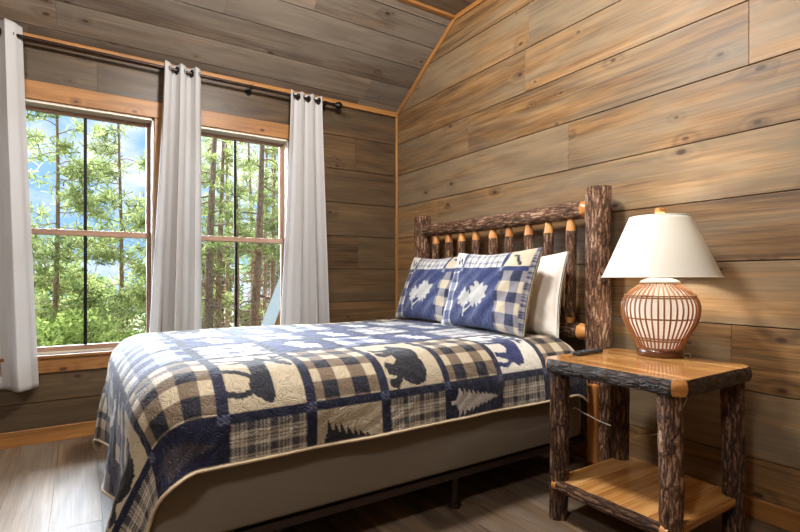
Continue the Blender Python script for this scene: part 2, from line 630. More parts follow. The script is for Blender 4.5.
# floor: planks along x
mb = MB()
mb.abox(-0.1, RX + .1, RY - .1, 0.1, -0.12, -0.012, 0, (0, 0, 0), 1)
y = RY
while y < 0.02:
    y1 = min(y + 0.185, 0.02)
    cc = [-0.02] + [random.uniform(0.1, 1.2)]
    while cc[-1] < RX:
        cc.append(cc[-1] + 1.22)
    for a, b in zip(cc[:-1], cc[1:]):
        mb.box((a + 0.0005, y + 0.0006, -0.012), (b - a - 0.001, 0, 0), (0, y1 - y - 0.0012, 0), (0, 0, 0.012), rr(), 0, a, 0)
    y = y1
tag(mb.build('floor', [M['floor'], M['black']]), kind='structure')

# ceiling: sloped boards from the eave, then flat boards, running along y
mb = MB()
sl = math.hypot(BRX, BRZ - EAVE)
dx, dz = BRX / sl, (BRZ - EAVE) / sl
cw = 0.2
s = -0.2
k = 0
while s < sl - 0.001:
    s1 = min((k + 1) * cw - 0.12, sl)
    for a, b in (lambda c: list(zip(c[:-1], c[1:])))(cuts(RY, 0.03, 2.0, 4.2)):
        mb.box((s * dx + dx * CG, a, EAVE + s * dz + dz * CG), (0, b - a - .0012, 0), ((s1 - s - 2 * CG) * dx, 0, (s1 - s - 2 * CG) * dz), (-dz * 0.02, 0, dx * 0.02), rr(), 0, a, 0)
    s = s1
    k += 1
mb.box((-0.2 * dx - dz * .018, RY, EAVE - .2 * dz + dx * .018), (0, 0.1 - RY, 0), ((sl + .2) * dx, 0, (sl + .2) * dz), (-dz * 0.06, 0, dx * .06), (0, 0, 0), 1)
x = BRX
while x < RX:
    x1 = min(x + 0.2, RX + .02)
    for a, b in (lambda c: list(zip(c[:-1], c[1:])))(cuts(RY, 0.03, 2.0, 4.2)):
        mb.box((x + CG, a, BRZ), (0, b - a - .0012, 0), (x1 - x - 2 * CG, 0, 0), (0, 0, 0.02), rr(), 0, a, 0)
    x = x1
mb.abox(BRX - .03, RX + .1, RY - .1, 0.1, BRZ + .018, BRZ + .1, 1, (0, 0, 0), 1)
tag(mb.build('ceiling', [M['ceil'], M['black']]), kind='structure')

# trims
mb = MB(); mb.abox(0, 0.022, -0.022, 0, 0.0, EAVE, 2)
tag(mb.build('trim_1', M['trim'], bevel=.006), kind='structure')
mb = MB(); mb.abox(0, 0.03, RY, 0, EAVE - 0.036, EAVE + 0.008, 1)
tag(mb.build('trim_2', M['trim'], bevel=.008), kind='structure')
mb = MB(); mb.box((0, -0.022, EAVE), (sl * dx, 0, sl * dz), (dz * 0.034, 0, -dx * 0.034), (0, 0.022, 0), rr())
tag(mb.build('trim_3', M['trim'], bevel=.006), kind='structure')
mb = MB(); mb.abox(BRX - 0.01, RX, -0.022, 0, BRZ - 0.034, BRZ, 0)
tag(mb.build('trim_4', M['trim'], bevel=.006), kind='structure')
mb = MB(); mb.abox(BRX - 0.022, BRX + 0.022, RY, -0.022, BRZ - 0.022, BRZ, 1)
tag(mb.build('trim_5', M['trim'], bevel=.006), kind='structure')
mb = MB(); mb.abox(0, 0.018, RY, -0.0, 0, 0.092, 1)
tag(mb.build('baseboard_window', M['trim'], bevel=.004), kind='structure')
mb = MB(); mb.abox(0.018, RX, -0.018, 0, 0, 0.085, 0)
tag(mb.build('baseboard_headboard', M['trim'], bevel=.004), kind='structure')

# windows
GX = -0.075
for wi, (w0, w1) in enumerate(WIN):
    root = empty('window_%d' % (wi + 1), (0, (w0 + w1) / 2, 0))
    tag(root, kind='structure')
    yc = (w0 + w1) / 2
    # interior casing
    mb = MB()
    c = 0.085
    y0, y1 = w0 - yc, w1 - yc
    yl = y0 - c if wi == 0 else y0 - 0.087
    yr = y1 + 0.087 if wi == 0 else y1 + c
    mb.abox(0, 0.02, yl - .01, yr + (.01 if wi else 0), WZ1, 2.205, 1)                # head
    mb.abox(0, 0.018, yl, y0, WZ0, WZ1, 2)
    mb.abox(0, 0.018, y1, yr, WZ0, WZ1, 2)
    mb.abox(0, 0.018, yl - .01, yr + (.01 if wi else 0), 0.427, 0.515, 1)              # apron
    mb.build('casing', M['trim'], root, bevel=.003)
    mb = MB()
    mb.abox(-0.10, 0.032, yl - .01, yr, 0.515, WZ0, 1)
    mb.build('sill', M['trim'], root, bevel=.004)
    # reveal
    mb = MB()
    mb.abox(-0.16, 0.0, y0, y0 + 0.014, WZ0, WZ1)
    mb.abox(-0.16, 0.0, y1 - 0.014, y1, WZ0, WZ1)
    mb.abox(-0.16, 0.0, y0, y1, WZ1 - 0.016, WZ1)
    mb.abox(-0.16, -.03, y0, y1, WZ0, WZ0 + .012)
    mb.build('reveal', M['jamb'], root)
    iy0, iy1 = y0 + 0.014, y1 - 0.014
    zr = 1.300
    # sashes
    for nm, za, zb, xo in (('lower_sash', WZ0 + .012, zr + .018, -0.062), ('upper_sash', zr - 0.018, WZ1 - .016, -0.094)):
        mb = MB()
        st = 0.026
        xa, xb = xo - 0.03, xo
        mb.abox(xa, xb, iy0, iy0 + st, za, zb, 2)
        mb.abox(xa, xb, iy1 - st, iy1, za, zb, 2)
        mb.abox(xa, xb, iy0 + st, iy1 - st, za, za + 0.036 if nm == 'upper_sash' else za + .03, 1)
        mb.abox(xa, xb, iy0 + st, iy1 - st, zb - (0.036 if nm == 'lower_sash' else .024), zb, 1)
        sash = mb.build(nm, M['sash'], root, bevel=.003)
        g = MB()
        g.abox(xo - 0.017, xo - 0.013, iy0 + st - .002, iy1 - st + .002, za + .02, zb - .02, 2)
        g.build('pane', M['glass'], sash)
        m = MB()
        m.abox(xo - 0.011, xo - 0.004, -0.0095, 0.0095, za + .03, zb - .022, 2)
        m.build('muntin', M['muntin'], sash)

# ------------------------------------------------------------------ curtain rod
RODX = 0.09


def rod_z(y):
    return 2.426 + (y + 2.694) * (2.411 - 2.426) / 2.048


root = empty('curtain_rod', (RODX, -1.8, rod_z(-1.8)))
tag(root, 'long dark bronze curtain rod mounted above both windows', 'curtain rod')


def loc(p):
    return (p[0] - RODX, p[1] + 1.8, p[2] - rod_z(-1.8))


mb = MB()
mb.tube([loc((RODX, -3.4, rod_z(-3.4))), loc((RODX, -0.66, rod_z(-0.66)))], 0.0115, 14)
mb.build('pole', M['bronze'], root)
mb = MB()
zf = rod_z(-.65)
prof = [(0.004, -.012), (0.016, -.008), (0.016, .0), (0.010, .006), (0.012, .012), (0.024, .024), (0.030, .040), (0.028, .056), (0.018, .070), (0.002, .076)]
rows = [[loc((RODX + r * math.cos(2 * PI * k / 20), -0.665 + h, zf + r * math.sin(2 * PI * k / 20))) for k in range(20)] for r, h in prof]
mb.grid(rows, wrap=True, flip=True)
mb.build('finial', M['black'], root)
for yb in (-0.74, -1.33):
    zb = rod_z(yb)
    mb = MB()
    mb.tube([loc((0.004, yb, zb - .012)), loc((RODX, yb, zb - .018))], 0.007, 10)
    mb.tube([loc((RODX - .002, yb - .008, zb - .002)), loc((RODX - .002, yb + .008, zb - .002))], 0.0175, 16)
    mb.tube([loc((0.0, yb, zb - .012)), loc((0.006, yb, zb - .012))], 0.026, 18)
    mb.build('bracket', M['black'], root)


def curtain(name, ya0, ya1, yb0, yb1, ztop, zbot, nf, label, phase=0.0, atop=.042, abot=.07, seed=0):
    """ya: span at the rod, yb: span at the hem"""
    root = empty(name, (RODX, (ya0 + ya1) / 2, zbot))
    tag(root, label, 'curtain', 'grommet curtains on the rod')
    cx, cy = RODX, (ya0 + ya1) / 2
    ni, nj = 70, nf * 22 + 1
    V = np.zeros((ni, nj, 3)); UV = np.zeros((ni, nj, 2))
    rs = random.Random(seed)
    p1, p2, p3 = rs.uniform(0, 6), rs.uniform(0, 6), rs.uniform(0, 6)
    for i in range(ni):
        f = i / (ni - 1)
        zz = ztop + (zbot - ztop) * f
        w = f ** 1.15
        for j in range(nj):
            q = j / (nj - 1)
            y = (ya0 + (ya1 - ya0) * q) * (1 - w) + (yb0 + (yb1 - yb0) * q) * w
            ang = 2 * PI * nf * q * 0.5 * 2 / 2 + phase + w * .35 * math.sin(3.1 * q + p1)
            amp = atop + (abot - atop) * w
            sx = math.sin(ang)
            sx = math.copysign(abs(sx) ** 0.65, sx)
            x = amp * sx * (1 + .25 * math.sin(5.3 * q + p2) * w) + .008 * math.sin(11 * q + p3 + 2.2 * f) * w
            y += 0.012 * math.sin(2 * ang + .6) * (1 - .4 * w)
            V[i, j] = (x, y - cy, zz - zbot)
            UV[i, j] = (q * nf * .14, zz)
    o = np_mesh('drape', V.reshape(-1, 3), grid_faces(ni, nj), M['curtain'], root, uv=UV.reshape(-1, 2))
    so = o.modifiers.new('solid', 'SOLIDIFY'); so.thickness = 0.0022
    # hem stitch band
    # grommets where the cloth crosses the pole
    for g in range(nf + 1):
        q = (g * PI - phase) / (PI * nf)
        if not 0.01 < q < 0.99:
            continue
        y = ya0 + (ya1 - ya0) * q
        d = 1 if (math.cos(q * PI * nf + phase) > 0) else -1
        dirv = Vector((d * atop * PI * nf, (ya1 - ya0) * .8, 0)).normalized()
        c = Vector((0, y - cy, rod_z(y) - zbot))
        mb = MB()
        ring = []
        side = dirv
        n = Vector((-dirv.y, dirv.x, 0))
        for k in range(25):
            a = 2 * PI * k / 24
            ring.append(c + side * (0.0215 * math.cos(a)) + Vector((0, 0, 0.0215 * math.sin(a))))
        mb.tube(ring, 0.0052, 8, caps=False)
        mb.build('grommet', M['black'], root)
    return root


curtain('curtain', -3.06, -2.685, -3.06, -2.605, 2.495, 0.352, 5, 'grey curtain left of the first window, at the picture edge', 0.9, seed=1)
curtain('curtain', -1.925, -1.69, -2.03, -1.68, 2.458, 0.33, 5, 'grey curtain hanging between the two windows', 0.3, seed=2)
curtain('curtain', -1.045, -0.79, -1.15, -0.715, 2.449, 0.33, 6, 'grey curtain at the rod end nearest the headboard wall', 0.6, atop=.036, seed=3)


# ------------------------------------------------------------------ logs
def log(name, p0, p1, r, mat, parent, seg=26, step=0.014, rough=0.055, taper=0.0, bow=0.0, ends=None, mats=None, seed=None, ring_fn=None):
    """a bark-covered log from p0 to p1. ends: list of (mat_index, t0, t1) for peeled bands"""
    p0, p1 = Vector(p0), Vector(p1)
    ax = p1 - p0
    L = ax.length
    ax.normalize()
    a = Vector((0, 0, 1)) if abs(ax.z) < .9 else Vector((0, -1, 0))
    e1 = (a - ax * a.dot(ax)).normalized()
    e2 = ax.cross(e1)
    n = max(6, int(L / step))
    sd = seed if seed is not None else random.uniform(0, 60)
    bdir = e1 * math.cos(sd) + e2 * math.sin(sd)
    mb = MB()
    rows = []
    ts = [i / n for i in range(n + 1)]
    for tt in ts:
        c = p0 + ax * (L * tt) + bdir * (bow * math.sin(PI * tt))
        rad = r * (1 - taper * (tt - .5))
        if ring_fn:
            rad, pe = ring_fn(tt, rad)
        else:
            pe = False
        row = []
        for k in range(seg):
            th = 2 * PI * k / seg
            d = e1 * math.cos(th) + e2 * math.sin(th)
            if pe:
                rr_ = rad
            else:
                q = Vector((math.cos(th) * 2.2 + sd, math.sin(th) * 2.2, tt * L * 5))
                q2 = Vector((math.cos(th) * 9 + sd, math.sin(th) * 9, tt * L * 14))
                q3 = Vector((math.cos(th) * 7 + sd, math.sin(th) * 7, tt * L * 9))
                rr_ = rad * (1 + rough * 1.2 * noise.noise(q) + rough * 0.8 * noise.noise(q2) + rough * 1.1 * (0.5 - abs(noise.noise(q3)) * 2))
            row.append(c + d * rr_)
        rows.append(row)
    rn = rr()
    nv = len(mb.v)
    mb.grid(rows, lambda i, j: (ts[i] * L, j / seg * 2 * PI * r), rn, 0, wrap=True, flip=True)
    if ends:
        per = seg
        for q in range(len(mb.f)):
            i = q // per
            tm = (ts[i] + ts[i + 1]) / 2
            for mi, a0, a1 in ends:
                if a0 <= tm <= a1:
                    f = mb.f[q]
                    mb.f[q] = (f[0], f[1], f[2], mi, f[4])
    mb.disc(rows[0], (len(mats) - 1) if mats else 0, rn)
    mb.disc(rows[-1], (len(mats) - 1) if mats else 0, rn, flip=True)
    return mb.build(name, mats or mat, parent)


# ------------------------------------------------------------------ bed
bed = empty('log_bed', (1.357, -0.13, 0))
tag(bed, 'rustic log bed with bark-covered headboard posts and spindles on dark frame', 'bed')
BX, BY = 1.357, -0.13


def bl(x, y, z):
    return (x - BX, y - BY, z)


log('post', bl(2.142, -.13, 0), bl(2.142, -.13, 1.482), 0.062, None, bed, 40, .012, .07, mats=[M['bark'], M['bark_dark']], seed=3)
log('post', bl(0.573, -.13, 0), bl(0.573, -.13, 1.487), 0.060, None, bed, 32, .014, .06, mats=[M['bark'], M['bark_dark']], seed=9)


def rail_ends(rmin, a, b):
    def fn(tt, rad):
        if tt > b:
            q = (tt - b) / (1 - b)
            return rad * (1 - (1 - rmin) * q ** 1.5), q > .25
        if tt < a:
            q = (a - tt) / a
            return rad * (1 - (1 - rmin) * q ** 1.5), q > .25
        return rad, False
    return fn


log('top_rail', bl(0.60, -.13, 1.372), bl(2.105, -.13, 1.378), 0.046, None, bed, 26, .012, .07, bow=.012,
    mats=[M['bark'], M['peel']], ends=[(1, .968, 1.1)], ring_fn=rail_ends(.55, .03, .965), seed=21)
log('lower_rail', bl(0.62, -.13, 0.722), bl(2.105, -.13, 0.722), 0.045, None, bed, 24, .014, .06,
    mats=[M['bark_dark'], M['peel']], ends=[(1, .955, 1.1)], ring_fn=rail_ends(.6, .03, .95), seed=14)
for i, x in enumerate((.75, .907, 1.053, 1.199, 1.364, 1.507, 1.663, 1.814, 1.966)):
    log('spindle', bl(x, -.13, .735), bl(x + random.uniform(-.006, .006), -.13, 1.352), 0.0285 * random.uniform(.92, 1.06), None, bed, 18, .012, .07,
        mats=[M['bark'], M['peel']], ends=[(1, .862, 1.1), (1, -.1, .09)],
        ring_fn=lambda tt, rad: (rad * (1 - .55 * max(0, (tt - .85) / .15) ** 1.3 - .5 * max(0, (.1 - tt) / .1)), tt > .87 or tt < .08), bow=.004)
mb = MB(); mb.abox(2.122 - BX, 2.180 - BX, -.204 - BY, -.15 - BY, 0.06, 0.47, 2)
tag(mb.build('bolt_plank', M['peel'], bed, bevel=.012), 'orange peeled wooden plank')
mb = MB(); mb.abox(.50 - BX + .036, .595 - BX, -.2 - BY, -.15 - BY, 0.06, 0.47, 2)
tag(mb.build('bolt_plank', M['peel'], bed, bevel=.012), 'orange peeled wooden plank')
# steel frame
for x in (2.085, 0.617):
    mb = MB()
    s = 1 if x > 1 else -1
    mb.abox(x - .02 - BX, x + .02 - BX, -1.97 - BY, -.2 - BY, 0.186, 0.196, 1)
    mb.abox(x + s * .016 - BX - .004, x + s * .016 - BX + .004, -1.97 - BY, -.2 - BY, 0.158, 0.196, 1)
    mb.build('side_rail', M['rail'], bed, bevel=.002)
for y in (-1.80, -1.0):
    mb = MB()
    mb.abox(.617 - BX, 2.085 - BX, y - .018 - BY, y + .018 - BY, 0.160, 0.186, 0)
    mb.build('cross_bar', M['rail'], bed)
for x in (2.03, 1.357, .67):
    for y in (-1.80, -1.0):
        mb = MB()
        mb.tube([bl(x, y, 0.018), bl(x, y, 0.165)], 0.018, 12)
        mb.tube([bl(x, y, 0.0), bl(x, y, 0.02)], 0.028, 14)
        mb.build('leg', M['rail'], bed)


def soft_box(name, x0, x1, y0, y1, z0, z1, r, mat, n=10, bulge=0.0, rc=.05):
    """rounded box (rounding radius r) as a dense superellipsoid-like shell"""
    mb = MB()
    cx, cy = (x0 + x1) / 2, (y0 + y1) / 2
    hx, hy = (x1 - x0) / 2, (y1 - y0) / 2
    rc = max(r, rc)
    rows = []
    prof = []
    for k in range(n + 1):
        a = -PI / 2 + PI / 2 * k / n
        prof.append((r * (1 - math.cos(a)), z0 + r + r * math.sin(a)))
    for k in range(1, 6):
        q = k / 6
        prof.append((-bulge * math.sin(PI * q), z0 + r + (z1 - z0 - 2 * r) * q))
    for k in range(n + 1):
        a = PI / 2 * k / n
        prof.append((r * (1 - math.cos(a)), z1 - r + r * math.sin(a)))
    pts = []
    m = 8
    for cxn, cyn, a0 in ((1, 1, 0), (-1, 1, 90), (-1, -1, 180), (1, -1, 270)):
        for k in range(m + 1):
            a = math.radians(a0 + 90 * k / m)
            pts.append((cxn * (hx - rc) + rc * math.cos(a), cyn * (hy - rc) + rc * math.sin(a), math.cos(a), math.sin(a)))
    for ins, zz in prof:
        rows.append([(px - ins * ca, py - ins * sa, zz) for px, py, ca, sa in pts])
    acc = [0.0]
    for k in range(len(pts)):
        a, b = pts[k], pts[(k + 1) % len(pts)]
        acc.append(acc[-1] + math.hypot(a[0] - b[0], a[1] - b[1]))
    mb.grid(rows, lambda i, j: (acc[j], prof[i][1]), (0, 0, 0), 0, wrap=True)
    mb.disc(rows[0], flip=True)
    mb.disc(rows[-1])
    o = mb.build(name, mat)
    o.location = (cx, cy, 0)
    return o


tag(soft_box('box_spring', .597, 2.117, -2.235, -.215, 0.199, 0.437, 0.02, M['spring'], 5, .006), 'grey-beige fabric box spring under the quilt edge', 'box spring')
tag(soft_box('mattress', .597, 2.117, -2.235, -.205, 0.438, 0.684, 0.100, M['sheet'], 8, .006, .20), 'thick white mattress showing beside the headboard post', 'mattress')

# ------------------------------------------------------------------ quilt
NAVY = np.array(lin((30, 41, 88)))
NAVYD = np.array(lin((24, 30, 58)))
CREAM = np.array(lin((188, 175, 151)))
WHITE = np.array(lin((212, 208, 198)))
TAUPE = np.array(lin((116, 100, 84)))
SLATE = np.array(lin((122, 126, 146)))
INK = np.array(lin((26, 28, 38)))


def inside(poly, X, Y):
    c = np.zeros(X.shape, bool)
    n = len(poly)
    for i in range(n):
        x1, y1 = poly[i]
        x2, y2 = poly[(i + 1) % n]
        if y1 == y2:
            continue
        cond = (y1 > Y) != (y2 > Y)
        xi = (x2 - x1) * (Y - y1) / (y2 - y1) + x1
        c ^= cond & (X < xi)
    return c


def stroke(X, Y, pts, w):
    m = np.zeros(X.shape, bool)
    for (x1, y1), (x2, y2) in zip(pts[:-1], pts[1:]):
        dx_, dy_ = x2 - x1, y2 - y1
        L2 = dx_ * dx_ + dy_ * dy_
        tt = np.clip(((X - x1) * dx_ + (Y - y1) * dy_) / L2, 0, 1)
        m |= (X - x1 - tt * dx_) ** 2 + (Y - y1 - tt * dy_) ** 2 < w * w
    return m


# animals stand upright in block space (a right, b up) and face left
STAG = [(.19, .66), (.13, .64), (.07, .60), (.09, .57), (.17, .575), (.22, .52), (.22, .42), (.25, .35), (.32, .33), (.42, .37), (.54, .38), (.62, .34), (.72, .31), (.80, .38), (.86, .50), (.86, .56), (.80, .60), (.66, .60), (.50, .59), (.36, .61), (.29, .66), (.24, .70)]
STAG_L = [[(.25, .42), (.18, .22), (.17, .04)], [(.33, .40), (.33, .22), (.32, .05)], [(.62, .40), (.53, .24), (.50, .08)], [(.74, .38), (.78, .22), (.75, .06)]]
ANTLER = [[(.26, .68), (.30, .78), (.24, .90)], [(.28, .75), (.16, .82), (.12, .92)], [(.27, .69), (.40, .76), (.46, .88)], [(.36, .74), (.38, .86)], [(.17, .81), (.08, .80)]]
BEAR = [(.10, .56), (.12, .50), (.20, .46), (.28, .44), (.30, .34), (.28, .20), (.24, .14), (.28, .10), (.38, .12), (.40, .24), (.46, .34), (.58, .34), (.64, .24), (.60, .14), (.64, .10), (.76, .12), (.78, .26), (.86, .38),
        (.90, .52), (.86, .66), (.74, .72), (.58, .70), (.46, .74), (.36, .72), (.28, .74), (.24, .70), (.20, .64)]
BEAR_L = [[(.44, .36), (.48, .20), (.45, .14)], [(.72, .34), (.86, .20), (.84, .14)]]
MOOSE = [(.12, .54), (.08, .46), (.12, .42), (.20, .48), (.28, .50), (.32, .40), (.34, .26), (.32, .08), (.38, .08), (.41, .26), (.46, .36), (.60, .38), (.66, .30), (.64, .08), (.70, .08), (.76, .28), (.84, .44), (.82, .58),
         (.70, .62), (.56, .66), (.44, .70), (.34, .68), (.26, .66), (.18, .62)]
MOOSE_L = [[(.46, .38), (.47, .20), (.45, .08)], [(.76, .36), (.82, .2), (.80, .08)]]
MOOSE_A = [[(.26, .65), (.20, .76), (.10, .78)], [(.22, .73), (.20, .88)], [(.28, .66), (.40, .76), (.46, .86)], [(.36, .74), (.34, .88)], [(.42, .80), (.50, .78)]]


def leaf_poly(cx, cy, R, rot, lobes=9, seed=0):
    rs = random.Random(seed)
    pts = []
    n = lobes * 4
    for k in range(n):
        a = rot + 2 * PI * k / n
        r = R * (1.05 if k % 4 == 0 else .70 if k % 4 == 2 else .88)
        r *= rs.uniform(.86, 1.1) * (1 - .22 * math.cos(a - rot))
        pts.append((cx + r * math.cos(a), cy + r * math.sin(a)))
    return pts


LEAVES = [leaf_poly(.31, .47, .165, -1.2, 9, 1), leaf_poly(.61, .54, .225, -1.9, 10, 2)]
LEAF_STEMS = [[(.31, .45), (.36, .28), (.33, .2)], [(.60, .5), (.48, .36), (.37, .28)]]


def tree_poly():
    pts = [(.5, .95)]
    for k in range(9):
        y = .90 - k * .085
        w = .05 + .034 * k
        pts.append((.5 + w, y - .03))
        pts.append((.5 + w * .55, y - .035))
    pts += [(.54, .14), (.54, .04), (.46, .04), (.46, .14)]
    for k in range(8, -1, -1):
        y = .90 - k * .085
        w = .05 + .034 * k
        pts.append((.5 - w * .55, y - .035))
        pts.append((.5 - w, y - .03))
    return pts


TREE = tree_poly()


def gingham(X, Y, per, a, b, c):
    """two-tone checks: a light, b mixed, c dark"""
    fx = (np.mod(X / per, 1.0) < .5)
    fy = (np.mod(Y / per, 1.0) < .5)
    out = np.where((fx & fy)[..., None], a, np.where((fx ^ fy)[..., None], b, c))
    return out


def plaid(X, Y, a, c, per=.074):
    def st(q):
        f = np.mod(q / per, 1.0)
        return np.where(f < .34, 1.0, np.where((f > .44) & (f < .52), .7, np.where((f > .60) & (f < .67), .9, np.where((f > .80) & (f < .87), .7, .0))))
    w = .55 * st(X) + .45 * st(Y)
    w = np.where(np.mod(np.floor(X / .0052) + np.floor(Y / .0052), 2) > 0, w * .86, np.minimum(w * 1.12, 1))
    return a * (1 - w[..., None]) + c * w[..., None]


XC, W, RAD = 1.357, 0.808, 0.175
YH, YF, ZT = -0.25, -2.265, 0.712
TB = [-1.05, -.872, -.475, -.16, .16, .475, .872, 1.05]
PIT, Y0 = 0.293, -2.02
C0 = (YH - YF) - RAD                       # flat length in s
B0 = W - RAD
S_END = C0 + RAD * PI / 2 + (ZT - RAD - 0.165)
T_END = 1.012
STEP = 0.0053
ns, nt = int(S_END / STEP), int(2 * T_END / STEP)
S, T = np.meshgrid(np.linspace(0, S_END, ns), np.linspace(-T_END, T_END, nt), indexing='ij')


def quilt_colour(S, T):
    yv = YH - S
    kk = (yv - Y0) / PIT
    K = np.floor(kk).astype(int)
    bfrac = kk - K
    col = np.zeros(S.shape + (3,))
    for r in range(7):
        t0, t1 = TB[r], TB[r + 1]
        for k in range(-4, 7):
            m = (T >= t0) & (T < t1) & (K == k)
            if not m.any():
                continue
            tt, ss = T[m], yv[m]
            half = r in (0, 6)
            # block space: a grows towards the right side of the bed, b towards the head
            if half:
                a = (tt - t0) / .363 if r == 6 else 1 - (t1 - tt) / .363
            else:
                a = (tt - t0) / (t1 - t0)
            b = bfrac[m]
            X, Y = tt, ss - (Y0 + k * PIT)
            if r in (1, 5):
                typ = {0: 'stag', 2: 'bear', 4: 'moose', -2: 'bear', 6: 'stag', -4: 'stag'}.get(k, 'ging')
                if r == 1:
                    typ = {0: 'bear', 2: 'stag', 4: 'bear', -2: 'stag', 6: 'moose', -4: 'moose'}.get(k, 'ging')
            elif half:
                typ = {-1: 'tree', 0: 'plaid', 1: 'pine', 2: 'plaid', 3: 'tree', 4: 'plaid', 5: 'tree', 6: 'plaid', -2: 'plaid', -3: 'pine', -4: 'plaid'}[k]
            else:
                seq = ['plaidb', 'leaf', 'gingb', 'leaf']
                if r == 3:
                    seq = ['leaf', 'gingb', 'leaf', 'plaidb']
                typ = seq[k % 4]
                if k == -1:
                    typ = 'gingb'
            if typ == 'ging':
                c = gingham(X - t0 - .01, Y + .012, .121, CREAM, TAUPE, INK * .9 + NAVYD * .1)
            elif typ == 'gingb':
                c = gingham(X - t0, Y, .16, WHITE, SLATE, NAVY)
            elif typ == 'plaid':
                c = plaid(X, Y, WHITE * .55 + CREAM * .45, INK * .35 + NAVYD * .5)
            elif typ == 'plaidb':
                c = plaid(X, Y, WHITE, NAVY, .12)
            elif typ in ('stag', 'bear', 'moose'):
                a = a - .05
                poly, legs, ant = {'stag': (STAG, STAG_L, ANTLER), 'bear': (BEAR, BEAR_L, []), 'moose': (MOOSE, MOOSE_L, MOOSE_A)}[typ]
                ink = inside(poly, a, b)
                for p in legs:
                    ink |= stroke(a, b, p, .028 if typ != 'bear' else .045)
                for p in ant:
                    ink |= stroke(a, b, p, .032 if typ == 'stag' else .036)
                bg = CREAM * .92 if typ != 'moose' else WHITE
                fg = INK if typ != 'moose' else NAVY
                c = np.where(ink[:, None], fg, bg)
            elif typ == 'tree':
                ink = inside([(p * .9 + .05, q) for p, q in TREE], (a if half else a), b)
                if r == 6:
                    ink = inside([(.20 + (p - .5) * .55, q) for p, q in TREE], a, b)
                fg = WHITE * .7 + NAVY * .3 if k == 3 else NAVYD * .6 + TAUPE * .2
                c = np.where(ink[:, None], fg, NAVYD)
            elif typ == 'pine':
                ink = inside([(.42 + (p - .5) * .9, q) for p, q in TREE], a, b)
                c = np.where(ink[:, None], INK, CREAM * .8)
            else:
                ink = np.zeros(a.shape, bool)
                for p in LEAVES:
                    ink |= inside(p, a, b)
                for p in LEAF_STEMS:
                    ink |= stroke(a, b, p, .012)
                c = np.where(ink[:, None], WHITE * .8, NAVY)
            col[m] = c
    # sashing
    sw = .017
    ds = np.minimum(bfrac, 1 - bfrac) * PIT
    dt = np.min(np.abs(T[..., None] - np.array(TB[1:-1])), -1)
    ms, mt = ds < sw, dt < sw
    col[ms | mt] = NAVYD * .75
    mot = np.where((np.mod(np.floor(S / .009) + np.floor(T / .009), 2) > 0)[..., None], SLATE * .55, NAVY)
    col = np.where((ms & mt)[..., None], mot, col)
    # white edge piping between blocks and sash is left out; binding at the hem
    eg = (np.abs(T) > T_END - .010) | (S > S_END - .010) | (S < .010)
    col[eg] = CREAM * .9
    return col


def quilt_pos(S, T):
    sg = np.sign(T)
    b = np.maximum(np.abs(T) - B0, 0)
    c = np.maximum(S - C0, 0)
    r = np.hypot(b, c)
    th = np.arctan2(c, np.maximum(b, 1e-9))
    th = np.where(r < 1e-9, 0, th)
    q0 = RAD * PI / 2
    ph = np.minimum(r, q0) / RAD
    out = RAD * np.sin(ph)
    down = RAD * (1 - np.cos(ph))
    q = np.maximum(r - q0, 0)
    corner = np.clip(np.minimum(b, c) / .05, 0, 1)
    # free hang: small flare, folds in the corner sector
    flare = .035 + (.17 * np.sin(4 * th) ** 2 + .03 * np.sin(2 * th)) * corner * np.clip(q / .12, 0, 1)
    out2 = np.sin(flare) * q
    down2 = np.cos(flare) * q
    # soft waves on the long hem of the foot and side
    foot = (c > 0) * np.clip(np.sin(th), 0, 1) ** 4
    side = (b > 0) * np.clip(np.cos(th), 0, 1) ** 4
    wv = foot * (.014 * np.sin(T * 8.5 + 1.0) + .010 * np.sin(T * 17.0 + .6)) * np.clip(q / .25, 0, 1.5)
    wv += side * (.010 * np.sin(S * 7.0) + .006 * np.sin(S * 15 + 2)) * np.clip(q / .2, 0, 1)
    o = out + out2 + wv
    x = np.where(b > 0, B0, np.abs(T)) + np.cos(th) * o * (r > 0)
    y = np.minimum(S, C0) + np.sin(th) * o * (r > 0)
    z = ZT - down - down2
    # gentle crown and lumps on top
    topf = np.clip(1 - r / .12, 0, 1)
    z = z + topf * (.010 * np.cos(T / W * PI / 2) + .004 * np.sin(5 * S + 3 * T) * np.sin(4.3 * T + 1) - .004)
    # head edge rolls down a little
    hd = np.clip(1 - S / .10, 0, 1)
    z = z - .05 * hd ** 2 * (r < 1e9)
    # puckers
    pk = .0016 * np.sin(S * 61 + 3 * np.sin(T * 23)) * np.sin(T * 57 + 2.5 * np.sin(S * 19))
    z = z + pk * topf
    x = x + pk * (1 - topf) * np.cos(th)
    y = y + pk * (1 - topf) * np.sin(th)
    return np.stack([sg * x, YH - y, z], -1)


QP = quilt_pos(S, T)
QC = quilt_colour(S, T)
quilt = np_mesh('quilt', QP.reshape(-1, 3), grid_faces(ns, nt)[:, ::-1], M['quilt'], col=QC.reshape(-1, 3), uv=np.stack([S, T], -1).reshape(-1, 2))
quilt.location = (XC, 0, 0)
tag(quilt, 'navy and beige patchwork quilt with deer, bear and moose draped over bed', 'quilt')
so = quilt.modifiers.new('solid', 'SOLIDIFY')
so.thickness = 0.007
so.offset = -1
# bound hem
per = [tuple(p) for p in QP[2::6, -1]] + [tuple(p) for p in QP[-1, ::-6]] + [tuple(p) for p in QP[::-6, 0]]
mb = MB()
mb.tube(per, 0.0055, 6)
mb.build('binding', M['binding'], quilt)

# ------------------------------------------------------------------ pillows


